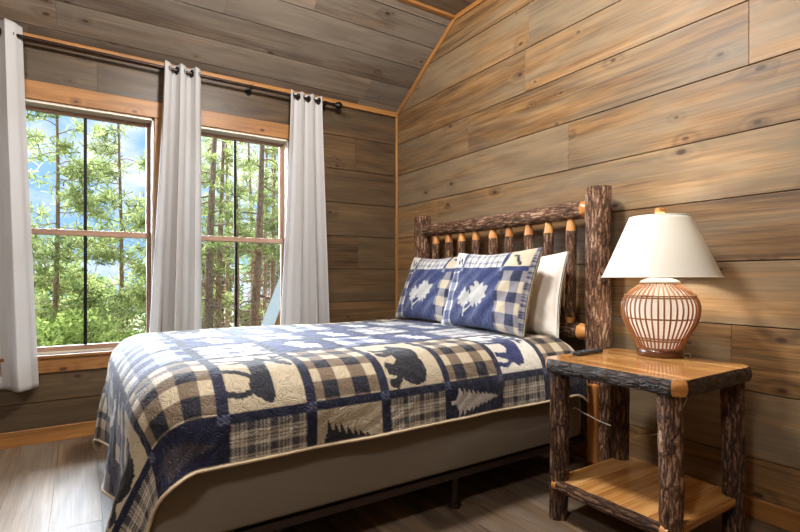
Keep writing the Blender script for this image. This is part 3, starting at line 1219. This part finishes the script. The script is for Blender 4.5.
def pillow_colour(a, b, hw, hh):
    """a,b in metres from the centre of the sham, face pattern"""
    col = np.zeros(a.shape + (3,))
    col[:] = NAVY
    # centre panel
    pw0, pw1, ph0, ph1 = -.21, .15, -.26, .115
    u = (a - pw0) / (pw1 - pw0)
    v = (b - ph0) / (ph1 - ph0)
    ink = np.zeros(a.shape, bool)
    for p in LEAVES:
        ink |= inside(p, u, v)
    for p in LEAF_STEMS:
        ink |= stroke(u, v, p, .014)
    col[ink] = WHITE * .62 + NAVY * .2
    right = a > pw1
    col[right] = gingham(a - pw1 - .035, b + .02, .118, CREAM * .95, SLATE * .55 + TAUPE * .5, NAVYD)[right]
    left = a < pw0
    col[left] = gingham(a - pw0 + .03, b + .03, .118, WHITE, SLATE, NAVY)[left]
    top = b > ph1
    tp = plaid(a, b, WHITE, NAVY * .6 + SLATE * .4, .05)
    col[top] = tp[top]
    tr_ = top & (a > pw1)
    col[tr_] = CREAM
    anim = stroke(a, b, [(.235, .19), (.255, .155), (.27, .14)], .009) | stroke(a, b, [(.20, .20), (.235, .19)], .007)
    col[anim & tr_] = INK
    tl_ = top & (a < pw0)
    col[tl_] = WHITE
    tri = stroke(a, b, [(-.29, .20), (-.27, .15), (-.25, .19), (-.235, .15)], .006)
    col[tri & tl_] = NAVYD
    for q in (pw0, pw1):
        col[np.abs(a - q) < .012] = NAVY
    col[np.abs(b - ph1) < .013] = NAVY
    for q in (pw0, pw1):
        col[(np.abs(a - q) < .013) & (np.abs(b - ph1) < .014)] = SLATE
    # flange
    fl = (np.abs(a) > hw - .018)
    col[fl] = plaid(a, b, WHITE * .8, NAVY, .03)[fl]
    return col


def pillow(name, label, cat, loc_, rot, hw, hh, th, mat, patterned, group=None, seed=0, sag=.03):
    n, m = 110, 86
    A, B = np.meshgrid(np.linspace(-1, 1, n), np.linspace(-1, 1, m), indexing='ij')
    rs = random.Random(seed)
    ph = [rs.uniform(0, 6) for _ in range(6)]
    prof = ((1 - A ** 2).clip(0) * (1 - B ** 2).clip(0)) ** .42
    # pinched sides, pointed corners
    px = hw * A * (1 - .07 * (1 - B ** 2) - 0.0)
    py = hh * B * (1 - .07 * (1 - A ** 2))
    py = py - sag * (1 - np.abs(A)) * .5 * (B > 0) * B
    wr = .006 * np.sin(9 * A + ph[0] + 3 * B) * np.sin(7 * B + ph[1]) + .004 * np.sin(17 * A - 11 * B + ph[2])
    # creases fan in from the corners
    verts, cols, uvs, faces = [], [], [], []
    off = 0
    for s in (1, -1):
        pz = s * (th * prof * (1 - .12 * B) + wr * prof.clip(0, 1)) + 0.006 * s
        V = np.stack([px, py, pz], -1).reshape(-1, 3)
        verts.append(V)
        if patterned:
            if s == 1:
                cols.append(pillow_colour(A * hw, B * hh, hw, hh).reshape(-1, 3))
            else:
                cols.append(np.tile(CREAM, (n * m, 1)))
        uvs.append(np.stack([A * hw + (3 if s < 0 else 0), B * hh], -1).reshape(-1, 2))
        f = grid_faces(n, m) + off
        faces.append(f if s == 1 else f[:, ::-1])
        off += n * m
    # rim between the two faces
    rim = [i * m for i in range(n)] + [(n - 1) * m + j for j in range(1, m)] + [i * m + m - 1 for i in range(n - 2, -1, -1)] + [j for j in range(m - 2, 0, -1)]
    rim = np.array(rim)
    nx = np.roll(rim, -1)
    faces.append(np.stack([rim, rim + n * m, nx + n * m, nx], 1))
    o = np_mesh(name, np.concatenate(verts), np.concatenate(faces), mat, col=np.concatenate(cols) if patterned else None, uv=np.concatenate(uvs))
    o.location = loc_
    o.rotation_euler = rot
    tag(o, label, cat, group)
    return o


def prot(tilt, yaw, roll=0.0):
    """stand the pillow up facing -y, leaning back by tilt"""
    m = Matrix.Rotation(yaw, 4, 'Z') @ Matrix.Rotation(math.radians(90) - tilt, 4, 'X') @ Matrix.Rotation(roll, 4, 'Z')
    return m.to_euler()


M['sham'] = M['quilt']
pillow('pillow_sham', 'navy leaf pillow sham in front, nearer the lamp', 'pillow', (1.675, -.47, .942), prot(.30, -.04, .0), .345, .235, .075, M['sham'], True, 'pillow shams with leaf panels', 1)
pillow('pillow_sham', 'navy leaf pillow sham partly covered, nearer the corner of the room', 'pillow', (1.075, -.40, .94), prot(.36, -.02, .0), .345, .235, .075, M['sham'], True, 'pillow shams with leaf panels', 2)
pillow('pillow', 'plain white pillow standing behind the sham nearer the lamp', 'pillow', (1.715, -.285, .925), prot(.18, .0, .0), .33, .228, .075, M['white_linen'], False, 'white sleeping pillows', 3, .05)
pillow('pillow', 'plain white pillow standing behind the sham nearer the room corner', 'pillow', (1.05, -.27, .93), prot(.20, .0, .0), .33, .228, .07, M['white_linen'], False, 'white sleeping pillows', 4, .05)

# ------------------------------------------------------------------ nightstand
NX, NY = 2.588, -.475
ns_ = empty('nightstand', (NX, NY, 0))
tag(ns_, 'rustic nightstand with honey wood top, bark edges and four bark log legs', 'nightstand')
ZT_, TH = .673, .056
hx, hy = .290, .264


def live_slab(name, hx, hy, z0, z1, mat_top, mat_edge, mat_corner, parent, seed, bulge=.012, chamf=.03):
    """slab with barked wavy sides and peeled corners"""
    loop = []
    n = 40
    cs = [(hx, -hy), (hx, hy), (-hx, hy), (-hx, -hy)]
    for q in range(4):
        a = Vector((cs[q - 1][0], cs[q - 1][1]))
        b = Vector((cs[q][0], cs[q][1]))
        d = (b - a)
        L = d.length
        d.normalize()
        nrm = Vector((d.y, -d.x))
        for k in range(n + 1):
            u = chamf + (L - 2 * chamf) * k / n
            loop.append((a + d * u, nrm, u, 0 if 0 < k < n else 0))
    # peeled rounded corners come out of consecutive sides
    mb = MB()
    m = 8
    rows = []
    N = len(loop)
    for i in range(m + 1):
        w = i / m
        z = z0 + (z1 - z0) * w
        row = []
        for k, (p, nr, u, _) in enumerate(loop):
            nz = noise.noise(Vector((p.x * 14 + seed, p.y * 14, z * 30))) * .006 + noise.noise(Vector((p.x * 45, p.y * 45 + seed, z * 60))) * .003
            o_ = bulge * math.sin(PI * min(max(w, .02), .98)) + nz * (1 if 0 < i < m else .4)
            kk = k % (n + 1)
            if kk in (0, n):
                o_ = bulge * .6 * math.sin(PI * w)
            row.append((p.x + nr.x * o_, p.y + nr.y * o_, z))
        rows.append(row)
    rn = rr()
    st = len(mb.f)
    mb.grid(rows, lambda i, j: ((j % (n + 1)) * (2 * hx / n) + (j // (n + 1)), i / m * (z1 - z0)), rn, 1, wrap=True, flip=False)
    for q in range(st, len(mb.f)):
        j = (q - st) % N
        f = mb.f[q]
        if j % (n + 1) == n:
            mb.f[q] = (f[0], f[1], f[2], 2, True)
    # top as boards along x
    top = rows[-1]
    mb.disc(top, 0, rn)
    mb.disc(rows[0], 0, rn, flip=True)
    return mb.build(name, [mat_top, mat_edge, mat_corner], parent)


live_slab('table_top', hx, hy, ZT_ - TH, ZT_, M['honey'], M['bark_edge'], M['peel'], ns_, 3)
for nm, sx, sy in (('leg', -1, -1), ('leg', 1, -1), ('leg', -1, 1), ('leg', 1, 1)):
    lx, ly = sx * (hx - (.052 if sx < 0 or sy > 0 else .066)), sy * (hy - .05)
    log('leg', (lx + sx * .004, ly + sy * .004, 0), (lx, ly, ZT_ - TH - .001), .038, None, ns_, 28, .012, .07, mats=[M['bark'] if sx > 0 and sy < 0 else M['bark_dark'], M['bark_dark']], bow=.006, taper=-.08)
# lower shelf, boards along y with barked front edge
mb = MB()
x = -hx + .03
for i in range(5):
    w = (2 * hx - .06) / 5
    mb.box((x + .0006, -hy + .03, .136), (0, 2 * hy - .04, 0), (w - .0012, 0, 0), (0, 0, .03), rr(), 0)
    x += w
sh = mb.build('shelf', M['honey'], ns_, bevel=.004)
log('shelf_edge', (-hx + .045, -hy + .022, .145), (hx - .05, -hy + .022, .145), .024, None, sh, 20, .012, .07, mats=[M['bark_dark'], M['peel']],
    ends=[(1, -.1, .05), (1, .95, 1.1)], ring_fn=lambda tt, rad: (rad * (.8 if tt < .05 or tt > .95 else 1), tt < .05 or tt > .95))

# remote control
rem = empty('remote_control', (2.350, -.50, ZT_), .06)
tag(rem, 'slim black remote control lying on the nightstand', 'remote control')
mb = MB(); mb.abox(-.021, .021, -.09, .09, 0.0005, .017, 1)
mb.build('shell', M['remote'], rem, bevel=.005)
mb = MB()
for i in range(3):
    for j in range(7):
        mb.tube([(-.012 + .012 * i, -.06 + .018 * j, .0165), (-.012 + .012 * i, -.06 + .018 * j, .0188)], .0036, 8)
mb.build('buttons', M['button'], rem)

# ------------------------------------------------------------------ table lamp
LX, LY = 2.543, -.268
lamp = empty('table_lamp', (LX, LY, ZT_))
tag(lamp, 'table lamp with round rattan body and white tapered shade on nightstand', 'lamp')
mb = MB()
mb.lathe([(.001, .0), (.086, 0), (.092, .006), (.092, .026), (.086, .034), (.001, .036)], seg=40)
mb.build('base', M['lampwood'], lamp)


def body_r(z):
    """rattan outline, z from .03 to .315 above the table"""
    pts = [(.030, .084), (.065, .098), (.11, .122), (.15, .143), (.19, .153), (.225, .153), (.26, .138), (.285, .113), (.305, .084), (.318, .062)]
    for (a, r0), (b, r1) in zip(pts[:-1], pts[1:]):
        if z <= b:
            q = (z - a) / (b - a)
            return (r0 + (r1 - r0) * q)
    return pts[-1][1]


def body_rs(z):
    return (body_r(max(.03, z - .012)) + body_r(z) * 2 + body_r(min(.318, z + .012))) / 4


mb = MB()
NR = 40
for k in range(NR):
    a = 2 * PI * k / NR
    da = random.uniform(-.012, .012)
    pts = []
    for i in range(17):
        z = .030 + (.288) * i / 16
        r = body_rs(z)
        aa = a + da * math.sin(i * .5)
        pts.append((r * math.cos(aa), r * math.sin(aa), z))
    mb.tube(pts, .0036, 7)
mb.build('rattan_ribs', M['rattan'], lamp)
for z in (.075, .165, .258):
    mb = MB()
    r = body_rs(z) - .004 if z < .2 else body_rs(z) + .002
    for dz in (-.0045, .0045) if z != .165 else (0,):
        mb.tube([(r * math.cos(2 * PI * k / 48), r * math.sin(2 * PI * k / 48), z + dz) for k in range(49)], .0034, 7, caps=False)
    mb.build('rattan_hoop', M['rattan'], lamp)
mb = MB()
mb.lathe([(.06, .036), (.084, .06), (.108, .11), (.131, .16), (.139, .20), (.128, .25), (.098, .285), (.062, .31)], seg=36)
tag(mb.build('liner', M['liner'], lamp), 'white inner body')
mb = MB()
mb.lathe([(.062, .312), (.080, .314), (.078, .324), (.050, .336), (.018, .342), (.012, .346), (.012, .36)], seg=36, cap1=True)
tag(mb.build('neck_cap', M['whitecap'], lamp), 'white neck cap')
SH0, SH1, SR0, SR1 = .340, .604, .234, .121
mb = MB()
nseg = 56
prof = [(SR0, SH0), (SR0 - .001, SH0 + .004)]
for i in range(1, 17):
    q = i / 16
    prof.append((SR0 + (SR1 - SR0) * q, SH0 + (SH1 - SH0) * q))
mb.lathe(prof, seg=nseg)
shade = mb.build('lamp_shade', M['shade'], lamp)
sm = shade.modifiers.new('solid', 'SOLIDIFY'); sm.thickness = .002
for r, z in ((SR0, SH0 + .002), (SR1, SH1 - .002)):
    mb = MB()
    mb.tube([(r * math.cos(2 * PI * k / 56), r * math.sin(2 * PI * k / 56), z) for k in range(57)], .0028, 7, caps=False)
    mb.build('shade_rim', M['whitecap'], shade)
mb = MB()
for k in range(3):
    a = 2 * PI * k / 3
    mb.tube([(0, 0, SH1 - .012), (SR1 * math.cos(a), SR1 * math.sin(a), SH1 - .004)], .0016, 6)
mb.build('spider', M['bronze'], shade)
mb = MB()
mb.lathe([(.008, .36), (.017, .362), (.017, .40), (.012, .405)], seg=20, cap1=True, cap0=True)
for s in (-1, 1):
    mb.tube([(s * .014, 0, .40), (s * .045, 0, .44), (s * .05, 0, .52), (s * .03, 0, .58), (0, 0, .592)], .0018, 6)
mb.build('socket', M['bronze'], lamp)
t = NT('bulb_glow')
M['bulb'] = t.done(t.pbsdf((1, .9, .75, 1), .4, emis=(1, .82, .58, 1), emis_s=8.0))
mb = MB()
mb.lathe([(.012, .405), (.016, .42), (.028, .445), (.030, .465), (.022, .485), (.002, .494)], seg=20)
mb.build('bulb', M['bulb'], lamp)
mb = MB()
mb.lathe([(.004, .590), (.006, .612), (.019, .616), (.021, .628), (.019, .642), (.001, .645)], seg=24)
tag(mb.build('finial', M['peel'], lamp), 'small orange wooden finial')

# lamp cord
mb = MB()
ctrl = [(2.535, -.170, .68), (2.57, -.12, .672), (2.58, -.08, .655), (2.585, -.09, .52), (2.52, -.10, .36), (2.43, -.12, .27), (2.33, -.17, .27), (2.24, -.235, .30), (2.18, -.285, .335), (2.12, -.31, .35), (2.08, -.30, .20)]
pts = []
for i in range(len(ctrl) - 1):
    p0 = Vector(ctrl[max(i - 1, 0)]); p1 = Vector(ctrl[i]); p2 = Vector(ctrl[i + 1]); p3 = Vector(ctrl[min(i + 2, len(ctrl) - 1)])
    for k in range(8):
        q = k / 8
        pts.append(0.5 * ((2 * p1) + (-p0 + p2) * q + (2 * p0 - 5 * p1 + 4 * p2 - p3) * q * q + (-p0 + 3 * p1 - 3 * p2 + p3) * q ** 3))
pts.append(Vector(ctrl[-1]))
mb.tube(pts, .0024, 7)
tag(mb.build('power_cord', M['cord']), 'thin white cord sagging behind the nightstand legs', 'cord')

# ------------------------------------------------------------------ ceiling fixtures added as room fill light, unseen above the frame
t = NT('frosted_glow')
M['frost'] = t.done(t.pbsdf((1, .95, .88, 1), .4, emis=(1, .94, .86, 1), emis_s=7.0))
FILL_LIGHTS = [(2.15, -1.50, 225.0, 'added round ceiling light over the bed, out of view'), (3.75, -3.55, 135.0, 'added round ceiling light over the open floor, out of view')]
for cx_, cy_, en, lb in FILL_LIGHTS:
    cl = empty('added_ceiling_light', (cx_, cy_, BRZ))
    tag(cl, lb, 'ceiling light', 'added ceiling fill lights')
    mb = MB()
    mb.lathe([(.001, 0.0), (.17, 0.0), (.18, -.01), (.18, -.035), (.165, -.04)], seg=40)
    mb.build('rim', M['bronze'], cl)
    mb = MB()
    mb.lathe([(.165, -.04), (.155, -.07), (.12, -.10), (.07, -.118), (.001, -.124)], seg=40)
    mb.build('diffuser', M['frost'], cl)
    pl = bpy.data.lights.new('ceiling_fill_light', 'POINT')
    pl.energy = en
    pl.color = (1.0, .965, .92)
    pl.shadow_soft_size = .16
    po = bpy.data.objects.new('ceiling_fill_light', pl)
    COL.objects.link(po)
    po.location = (cx_, cy_, BRZ - .32)

# ------------------------------------------------------------------ outdoors
GZ = -3.2
mb = MB()
mb.abox(-60, -0.4, -40, 40, GZ - .3, GZ, 0)
tag(mb.build('ground', M['ground']), kind='structure')


def quads(centers, dirs, L, Wd, rng):
    """leaf quads: centre, long direction, length, width"""
    n = len(centers)
    r = rng.normal(size=(n, 3))
    sidev = np.cross(dirs, r)
    sidev /= np.linalg.norm(sidev, axis=1, keepdims=True) + 1e-9
    Lv = dirs * (L[:, None] / 2)
    Sv = sidev * (Wd[:, None] / 2)
    v = np.stack([centers - Lv - Sv * .5, centers - Lv + Sv * .5, centers + Lv + Sv, centers + Lv - Sv], 1).reshape(-1, 3)
    f = np.arange(n * 4).reshape(n, 4)
    return v, f


def pine(name, x, y, h, r, label, group, crown0=.35, nb=46, blen=2.0, density=1.0, seed=0, lean=0.0, twigs=24, tuft=.16):
    rng = np.random.default_rng(seed)
    rs = random.Random(seed)
    root = empty(name, (x, y, GZ))
    tag(root, label, 'tree', group)
    mb = MB()
    pts, rad = [], []
    lx, ly = rs.uniform(-1, 1) * lean, rs.uniform(-1, 1) * lean
    for i in range(13):
        q = i / 12
        pts.append((lx * q + .06 * math.sin(3 * q + seed), ly * q + .06 * math.cos(4 * q + seed), h * q))
        rad.append(r * (1 - .75 * q))
    mb.tube(pts, rad, 12, rnd=rr())
    C, D, Ls, Ws, cv = [], [], [], [], []
    brs = []
    for b in range(nb + twigs):
        tw = b >= nb
        q = crown0 + (1 - crown0) * (b + rs.random()) / nb if not tw else rs.uniform(.28, max(crown0, .6))
        q = min(q, .985)
        az = rs.uniform(0, 2 * PI)
        L = (blen * (1.05 - .85 * (q - crown0) / (1 - crown0)) if not tw else blen * rs.uniform(.3, .7)) * rs.uniform(.6, 1.1)
        i = min(int(q * 12), 11)
        fq = q * 12 - i
        base = np.array(pts[i]) * (1 - fq) + np.array(pts[i + 1]) * fq
        up = rs.uniform(-.15, .3)
        path = []
        for k in range(6):
            s = k / 5
            path.append(base + np.array([math.cos(az) * L * s, math.sin(az) * L * s, L * (up * s - .22 * s * s) + .05 * math.sin(6 * s + b)]))
        brs.append(path)
        mb.tube(path, [max(.006, r * .16 * (1 - .8 * k / 5)) for k in range(6)], 5, caps=False, rnd=rr())
        if tw:
            continue
        nt_ = int(34 * density * L)
        s = rng.uniform(.25, 1.0, nt_)
        pa = np.array(path)
        idx = np.clip((s * 5).astype(int), 0, 4)
        fr_ = s * 5 - idx
        cen = pa[idx] * (1 - fr_)[:, None] + pa[idx + 1] * fr_[:, None]
        cen = cen + rng.normal(size=(nt_, 3)) * np.array([.20, .20, .06]) * (0.4 + .8 * L / 2)
        for c_ in cen:
            kq = 7
            d = rng.normal(size=(kq, 3)) + np.array([math.cos(az) * .8, math.sin(az) * .8, .25])
            d /= np.linalg.norm(d, axis=1, keepdims=True)
            C.append(c_ + d * tuft * .45)
            D.append(d)
            Ls.append(rng.uniform(.7, 1.2, kq) * tuft)
            Ws.append(rng.uniform(.7, 1.2, kq) * tuft * .14)
            cv.append(np.clip(rng.normal(.5, .25) + rng.normal(0, .1, kq), 0, 1))
    mb.build('trunk', M['trunk'], root)
    if C:
        v, f = quads(np.concatenate(C), np.concatenate(D), np.concatenate(Ls), np.concatenate(Ws), rng)
        cc = np.repeat(np.concatenate(cv), 4)
        np_mesh('foliage', v, f, M['needles'], root, col=np.stack([cc] * 3, 1), smooth=False)
    return root


def bushy(name, x, y, h, wid, label, group, n=9000, leaf=.07, seed=0, mat='leaves', z0=GZ):
    rng = np.random.default_rng(seed)
    rs = random.Random(seed)
    root = empty(name, (x, y, z0))
    tag(root, label, 'tree' if 'tree' in name else 'shrub', group)
    mb = MB()
    lobes = []
    for k in range(26):
        q = rs.uniform(.12, 1)
        az = rs.uniform(0, 2 * PI)
        rad = wid * .5 * math.sqrt(rs.random()) * (1.15 - .75 * q)
        p = np.array([math.cos(az) * rad, math.sin(az) * rad, h * q * .93])
        lobes.append((p, wid * rs.uniform(.13, .24)))
        mb.tube([(0, 0, 0), (p[0] * .3, p[1] * .3, p[2] * .55), tuple(p)], [.05, .03, .012], 5, caps=False, rnd=rr())
    mb.build('stem', M['trunk'], root)
    C = []
    for p, r_ in lobes:
        m = n // len(lobes)
        d = rng.normal(size=(m, 3))
        d /= np.linalg.norm(d, axis=1, keepdims=True)
        rr_ = r_ * (rng.random(m) ** .35)
        C.append(p + d * rr_[:, None] * np.array([1, 1, .85]))
    C = np.concatenate(C)
    D = rng.normal(size=C.shape)
    D /= np.linalg.norm(D, axis=1, keepdims=True)
    Ls = rng.uniform(.6, 1.3, len(C)) * leaf
    v, f = quads(C, D, Ls, Ls * .45, rng)
    cl_ = np.repeat(np.clip(rng.normal(.5, .28, len(C)), 0, 1), 4)
    np_mesh('foliage', v, f, M[mat], root, col=np.stack([cl_] * 3, 1), smooth=False)
    return root


# the camera's place, used to spread the trees over the view through the windows
CAM = (3.73, -2.39, 1.015)
YAW = math.radians(33.0)
FPX = 493.0
FW = (-math.cos(YAW), math.sin(YAW))
RT = (FW[1], -FW[0])


def at(px, x):
    """the y on plane x seen along picture column px (real distance x out of the window)"""
    u = (px - 400) / FPX
    d = (FW[0] + u * RT[0], FW[1] + u * RT[1])
    k = (x - CAM[0]) / d[0]
    return CAM[1] + k * d[1]


TRUNKS = [(207, -8.0, .13, 8.2, 'thick pine trunk at the far left of the second window'),
          (219, -9.5, .10, 8.6, 'second pine trunk from the curtain in the second window'),
          (230, -12.5, .09, 9.0, 'slender distant pine trunk just left of the second window bar'),
          (247, -8.6, .14, 8.6, 'thickest pine trunk, just right of the second window bar'),
          (259, -11.0, .08, 8.8, 'slim pine trunk in the middle of the right panes, second window'),
          (268, -10.0, .09, 8.6, 'pine trunk above the white gable board outside'),
          (277, -13.0, .09, 9.2, 'distant pine trunk beside the grey curtain edge, second window'),
          (290, -9.0, .12, 8.4, 'pine behind the grey curtain nearest the room corner')]
TRUNKS += [(199, -10.5, .10, 8.8, 'pine trunk at the curtain edge on the left of the second window'),
           (237, -9.8, .09, 8.6, 'slim pine trunk hidden behind the second window bar'),
           (253, -14.0, .10, 9.4, 'far pine trunk just behind the thickest one, second window')]
for i, (px, x, r, h, lb) in enumerate(TRUNKS):
    pine('pine_tree', x, at(px, x), h, r * 1.2, lb, 'pines beyond the second window', crown0=.55, nb=20, blen=1.4, density=.45, seed=20 + i, lean=.35, twigs=34, tuft=.17)
LEFT = [(52, -8.5, .08, 8.0, .30, 'leafy pine filling the left panes of the first window'),
        (118, -10.0, .08, 8.2, .34, 'leafy pine filling the right panes of the first window'),
        (5, -9.5, .10, 8.6, .34, 'leafy pine half behind the curtain at the picture edge'),
        (172, -10.5, .10, 8.6, .36, 'leafy pine behind the curtain between the windows')]
for i, (px, x, r, h, c0, lb) in enumerate(LEFT):
    pine('pine_tree', x, at(px, x), h, r, lb, 'leafy pines beyond the first window', crown0=c0, nb=42, blen=2.2, density=.62, seed=60 + i, lean=.3, twigs=6, tuft=.19)
SHR = [(40, -5.6, 3.6, 2.2, 'bright green shrub in the lower left panes of the first window'),
       (98, -6.2, 3.75, 2.4, 'bright green shrub right of the bar, low in first window'),
       (140, -5.2, 3.2, 1.6, 'small green shrub at the lower right corner of the first window'),
       (205, -7.0, 3.1, 2.0, 'green shrub low at the left of the second window'),
       (258, -7.4, 3.0, 2.2, 'green shrub low in the second window beside the white board')]
for i, (px, x, h, w, lb) in enumerate(SHR):
    bushy('shrub', x, at(px, x), h, w, lb, 'shrubs below the windows', 11000, .085, 90 + i)
for i in range(11):
    y = -13 + i * 2.6 + random.uniform(-.5, .5)
    bushy('forest_tree', -17.5 + random.uniform(-1.5, 1.5), y, random.uniform(4.6, 6.0), 3.6, 'dull green tree in the distant forest edge', 'trees of the distant forest edge', 4500, .2, 130 + i, 'darkleaves')

# neighbouring roof edge: white raked board over cedar siding
gx = -4.6
ROT = -math.radians(33)
gp = (gx, at(263, gx))
ge = (-math.sin(ROT), math.cos(ROT))
uu = (283 - 400) / FPX
dd = (FW[0] + uu * RT[0], FW[1] + uu * RT[1])
# where picture column 283 crosses the gable plane
det = dd[0] * -ge[1] + ge[0] * dd[1]
rx_, ry_ = gp[0] - CAM[0], gp[1] - CAM[1]
run = (dd[0] * ry_ - dd[1] * rx_) / -(dd[0] * ge[1] - dd[1] * ge[0])
k0 = (gp[0] - CAM[0]) * FW[0] + (gp[1] - CAM[1]) * FW[1]
q1 = (gp[0] + ge[0] * run, gp[1] + ge[1] * run)
k1 = (q1[0] - CAM[0]) * FW[0] + (q1[1] - CAM[1]) * FW[1]
zb0 = CAM[2] - (322 - 277) / FPX * k0
zb1 = CAM[2] - (270 - 277) / FPX * k1
outb = empty('outbuilding', (gp[0], gp[1], GZ), ROT)
tag(outb, 'outbuilding gable with white raked board and cedar siding, second window', 'building')
sl_ = (zb1 - zb0) / run
ya = (GZ - zb0) / sl_
apex = run + .45
za = zb0 + apex * sl_ - GZ
mb = MB()
q = Vector((0, apex - ya, za)).normalized()
nrm = Vector((0, -q.z, q.y))
Lr = math.hypot(apex - ya, za)
mb.box((0, ya, 0), q * Lr, -nrm * .2, (.05, 0, 0), rr())
mb.box((0, 2 * apex - ya, 0), Vector((0, -q.y, q.z)) * Lr, Vector((0, -nrm.y, nrm.z)) * -.15, (.05, 0, 0), rr())
mb.build('rake_board', M['whiteboard'], outb)
mb = MB()
A, B_, C_ = (0.0, ya + .05, 0.0), (0.0, 2 * apex - ya - .05, 0.0), (0.0, apex, za - .1)
bk = -2.5
A2, B2, C2 = (bk, A[1], 0), (bk, B_[1], 0), (bk, C_[1], C_[2])
mb.quad([A, B_, C_]); mb.quad([A2, C2, B2])
mb.build('gable_wall', M['cedar'], outb)
mb = MB()
mb.quad([A, C_, C2, A2]); mb.quad([C_, B_, B2, C2])
mb.build('roof', M['rail'], outb)

# ------------------------------------------------------------------ light
w = bpy.data.worlds.new('sky')
scene.world = w
w.use_nodes = True
nt_ = w.node_tree
nt_.nodes.clear()
o = nt_.nodes.new('ShaderNodeOutputWorld')
bg = nt_.nodes.new('ShaderNodeBackground')
tc = nt_.nodes.new('ShaderNodeTexCoord')
mp = nt_.nodes.new('ShaderNodeMapping')
mp.inputs['Scale'].default_value = (3.0, 3.0, 6.0)
nz = nt_.nodes.new('ShaderNodeTexNoise')
nz.inputs['Scale'].default_value = 2.2
nz.inputs['Detail'].default_value = 6.0
cr = nt_.nodes.new('ShaderNodeValToRGB')
cr.color_ramp.elements[0].position = .42
cr.color_ramp.elements[0].color = lin4((150, 196, 244))
cr.color_ramp.elements[1].position = .62
cr.color_ramp.elements[1].color = lin4((244, 248, 255))
nt_.links.new(tc.outputs['Generated'], mp.inputs[0])
nt_.links.new(mp.outputs[0], nz.inputs['Vector'])
nt_.links.new(nz.outputs[0], cr.inputs[0])
nt_.links.new(cr.outputs[0], bg.inputs[0])
bg.inputs[1].default_value = 1.3
nt_.links.new(bg.outputs[0], o.inputs[0])

sd = bpy.data.lights.new('hazy_sun', 'SUN')
sd.energy = 54.0
sd.angle = math.radians(70)
sd.color = (.80, .90, 1.0)
so_ = bpy.data.objects.new('hazy_sun', sd)
COL.objects.link(so_)
dirv = Vector((1.0, .22, -.68))
so_.rotation_euler = dirv.to_track_quat('-Z', 'Y').to_euler()

bl_ = bpy.data.lights.new('bulb_light', 'POINT')
bl_.energy = 11.0
bl_.color = (1.0, .95, .87)
bl_.shadow_soft_size = .03
bo = bpy.data.objects.new('bulb_light', bl_)
COL.objects.link(bo)
bo.location = (LX, LY, ZT_ + .53)

nl = bpy.data.lights.new('liner_fill_light', 'POINT')  # added fill light inside the lamp body, brightens the liner between the ribs
nl.energy = .55
nl.color = (1.0, .95, .88)
nl.shadow_soft_size = .03
no = bpy.data.objects.new('liner_fill_light', nl)
COL.objects.link(no)
no.location = (LX, LY, ZT_ + .19)

# ------------------------------------------------------------------ camera
cd = bpy.data.cameras.new('camera')
cd.sensor_width = 36.0
cd.lens = 493.0 / 800.0 * 36.0
cd.shift_y = (277.0 - 266.0) / 800.0
cd.clip_start = .02
cd.clip_end = 200
co = bpy.data.objects.new('camera', cd)
COL.objects.link(co)
co.location = CAM
co.rotation_euler = Vector((FW[0], FW[1], 0)).to_track_quat('-Z', 'Y').to_euler()
scene.camera = co

scene.view_settings.view_transform = 'Standard'
scene.view_settings.look = 'None'
scene.view_settings.gamma = 1.0
scene.view_settings.exposure = 0.0
scene.view_settings.use_curve_mapping = False
scene.cycles.max_bounces = 10
scene.cycles.diffuse_bounces = 6
scene.cycles.transparent_max_bounces = 24
scene.cycles.use_denoising = True
scene.cycles.sample_clamp_indirect = 2.5
scene.cycles.caustics_reflective = False
scene.cycles.caustics_refractive = False
scene.cycles.blur_glossy = 1.0
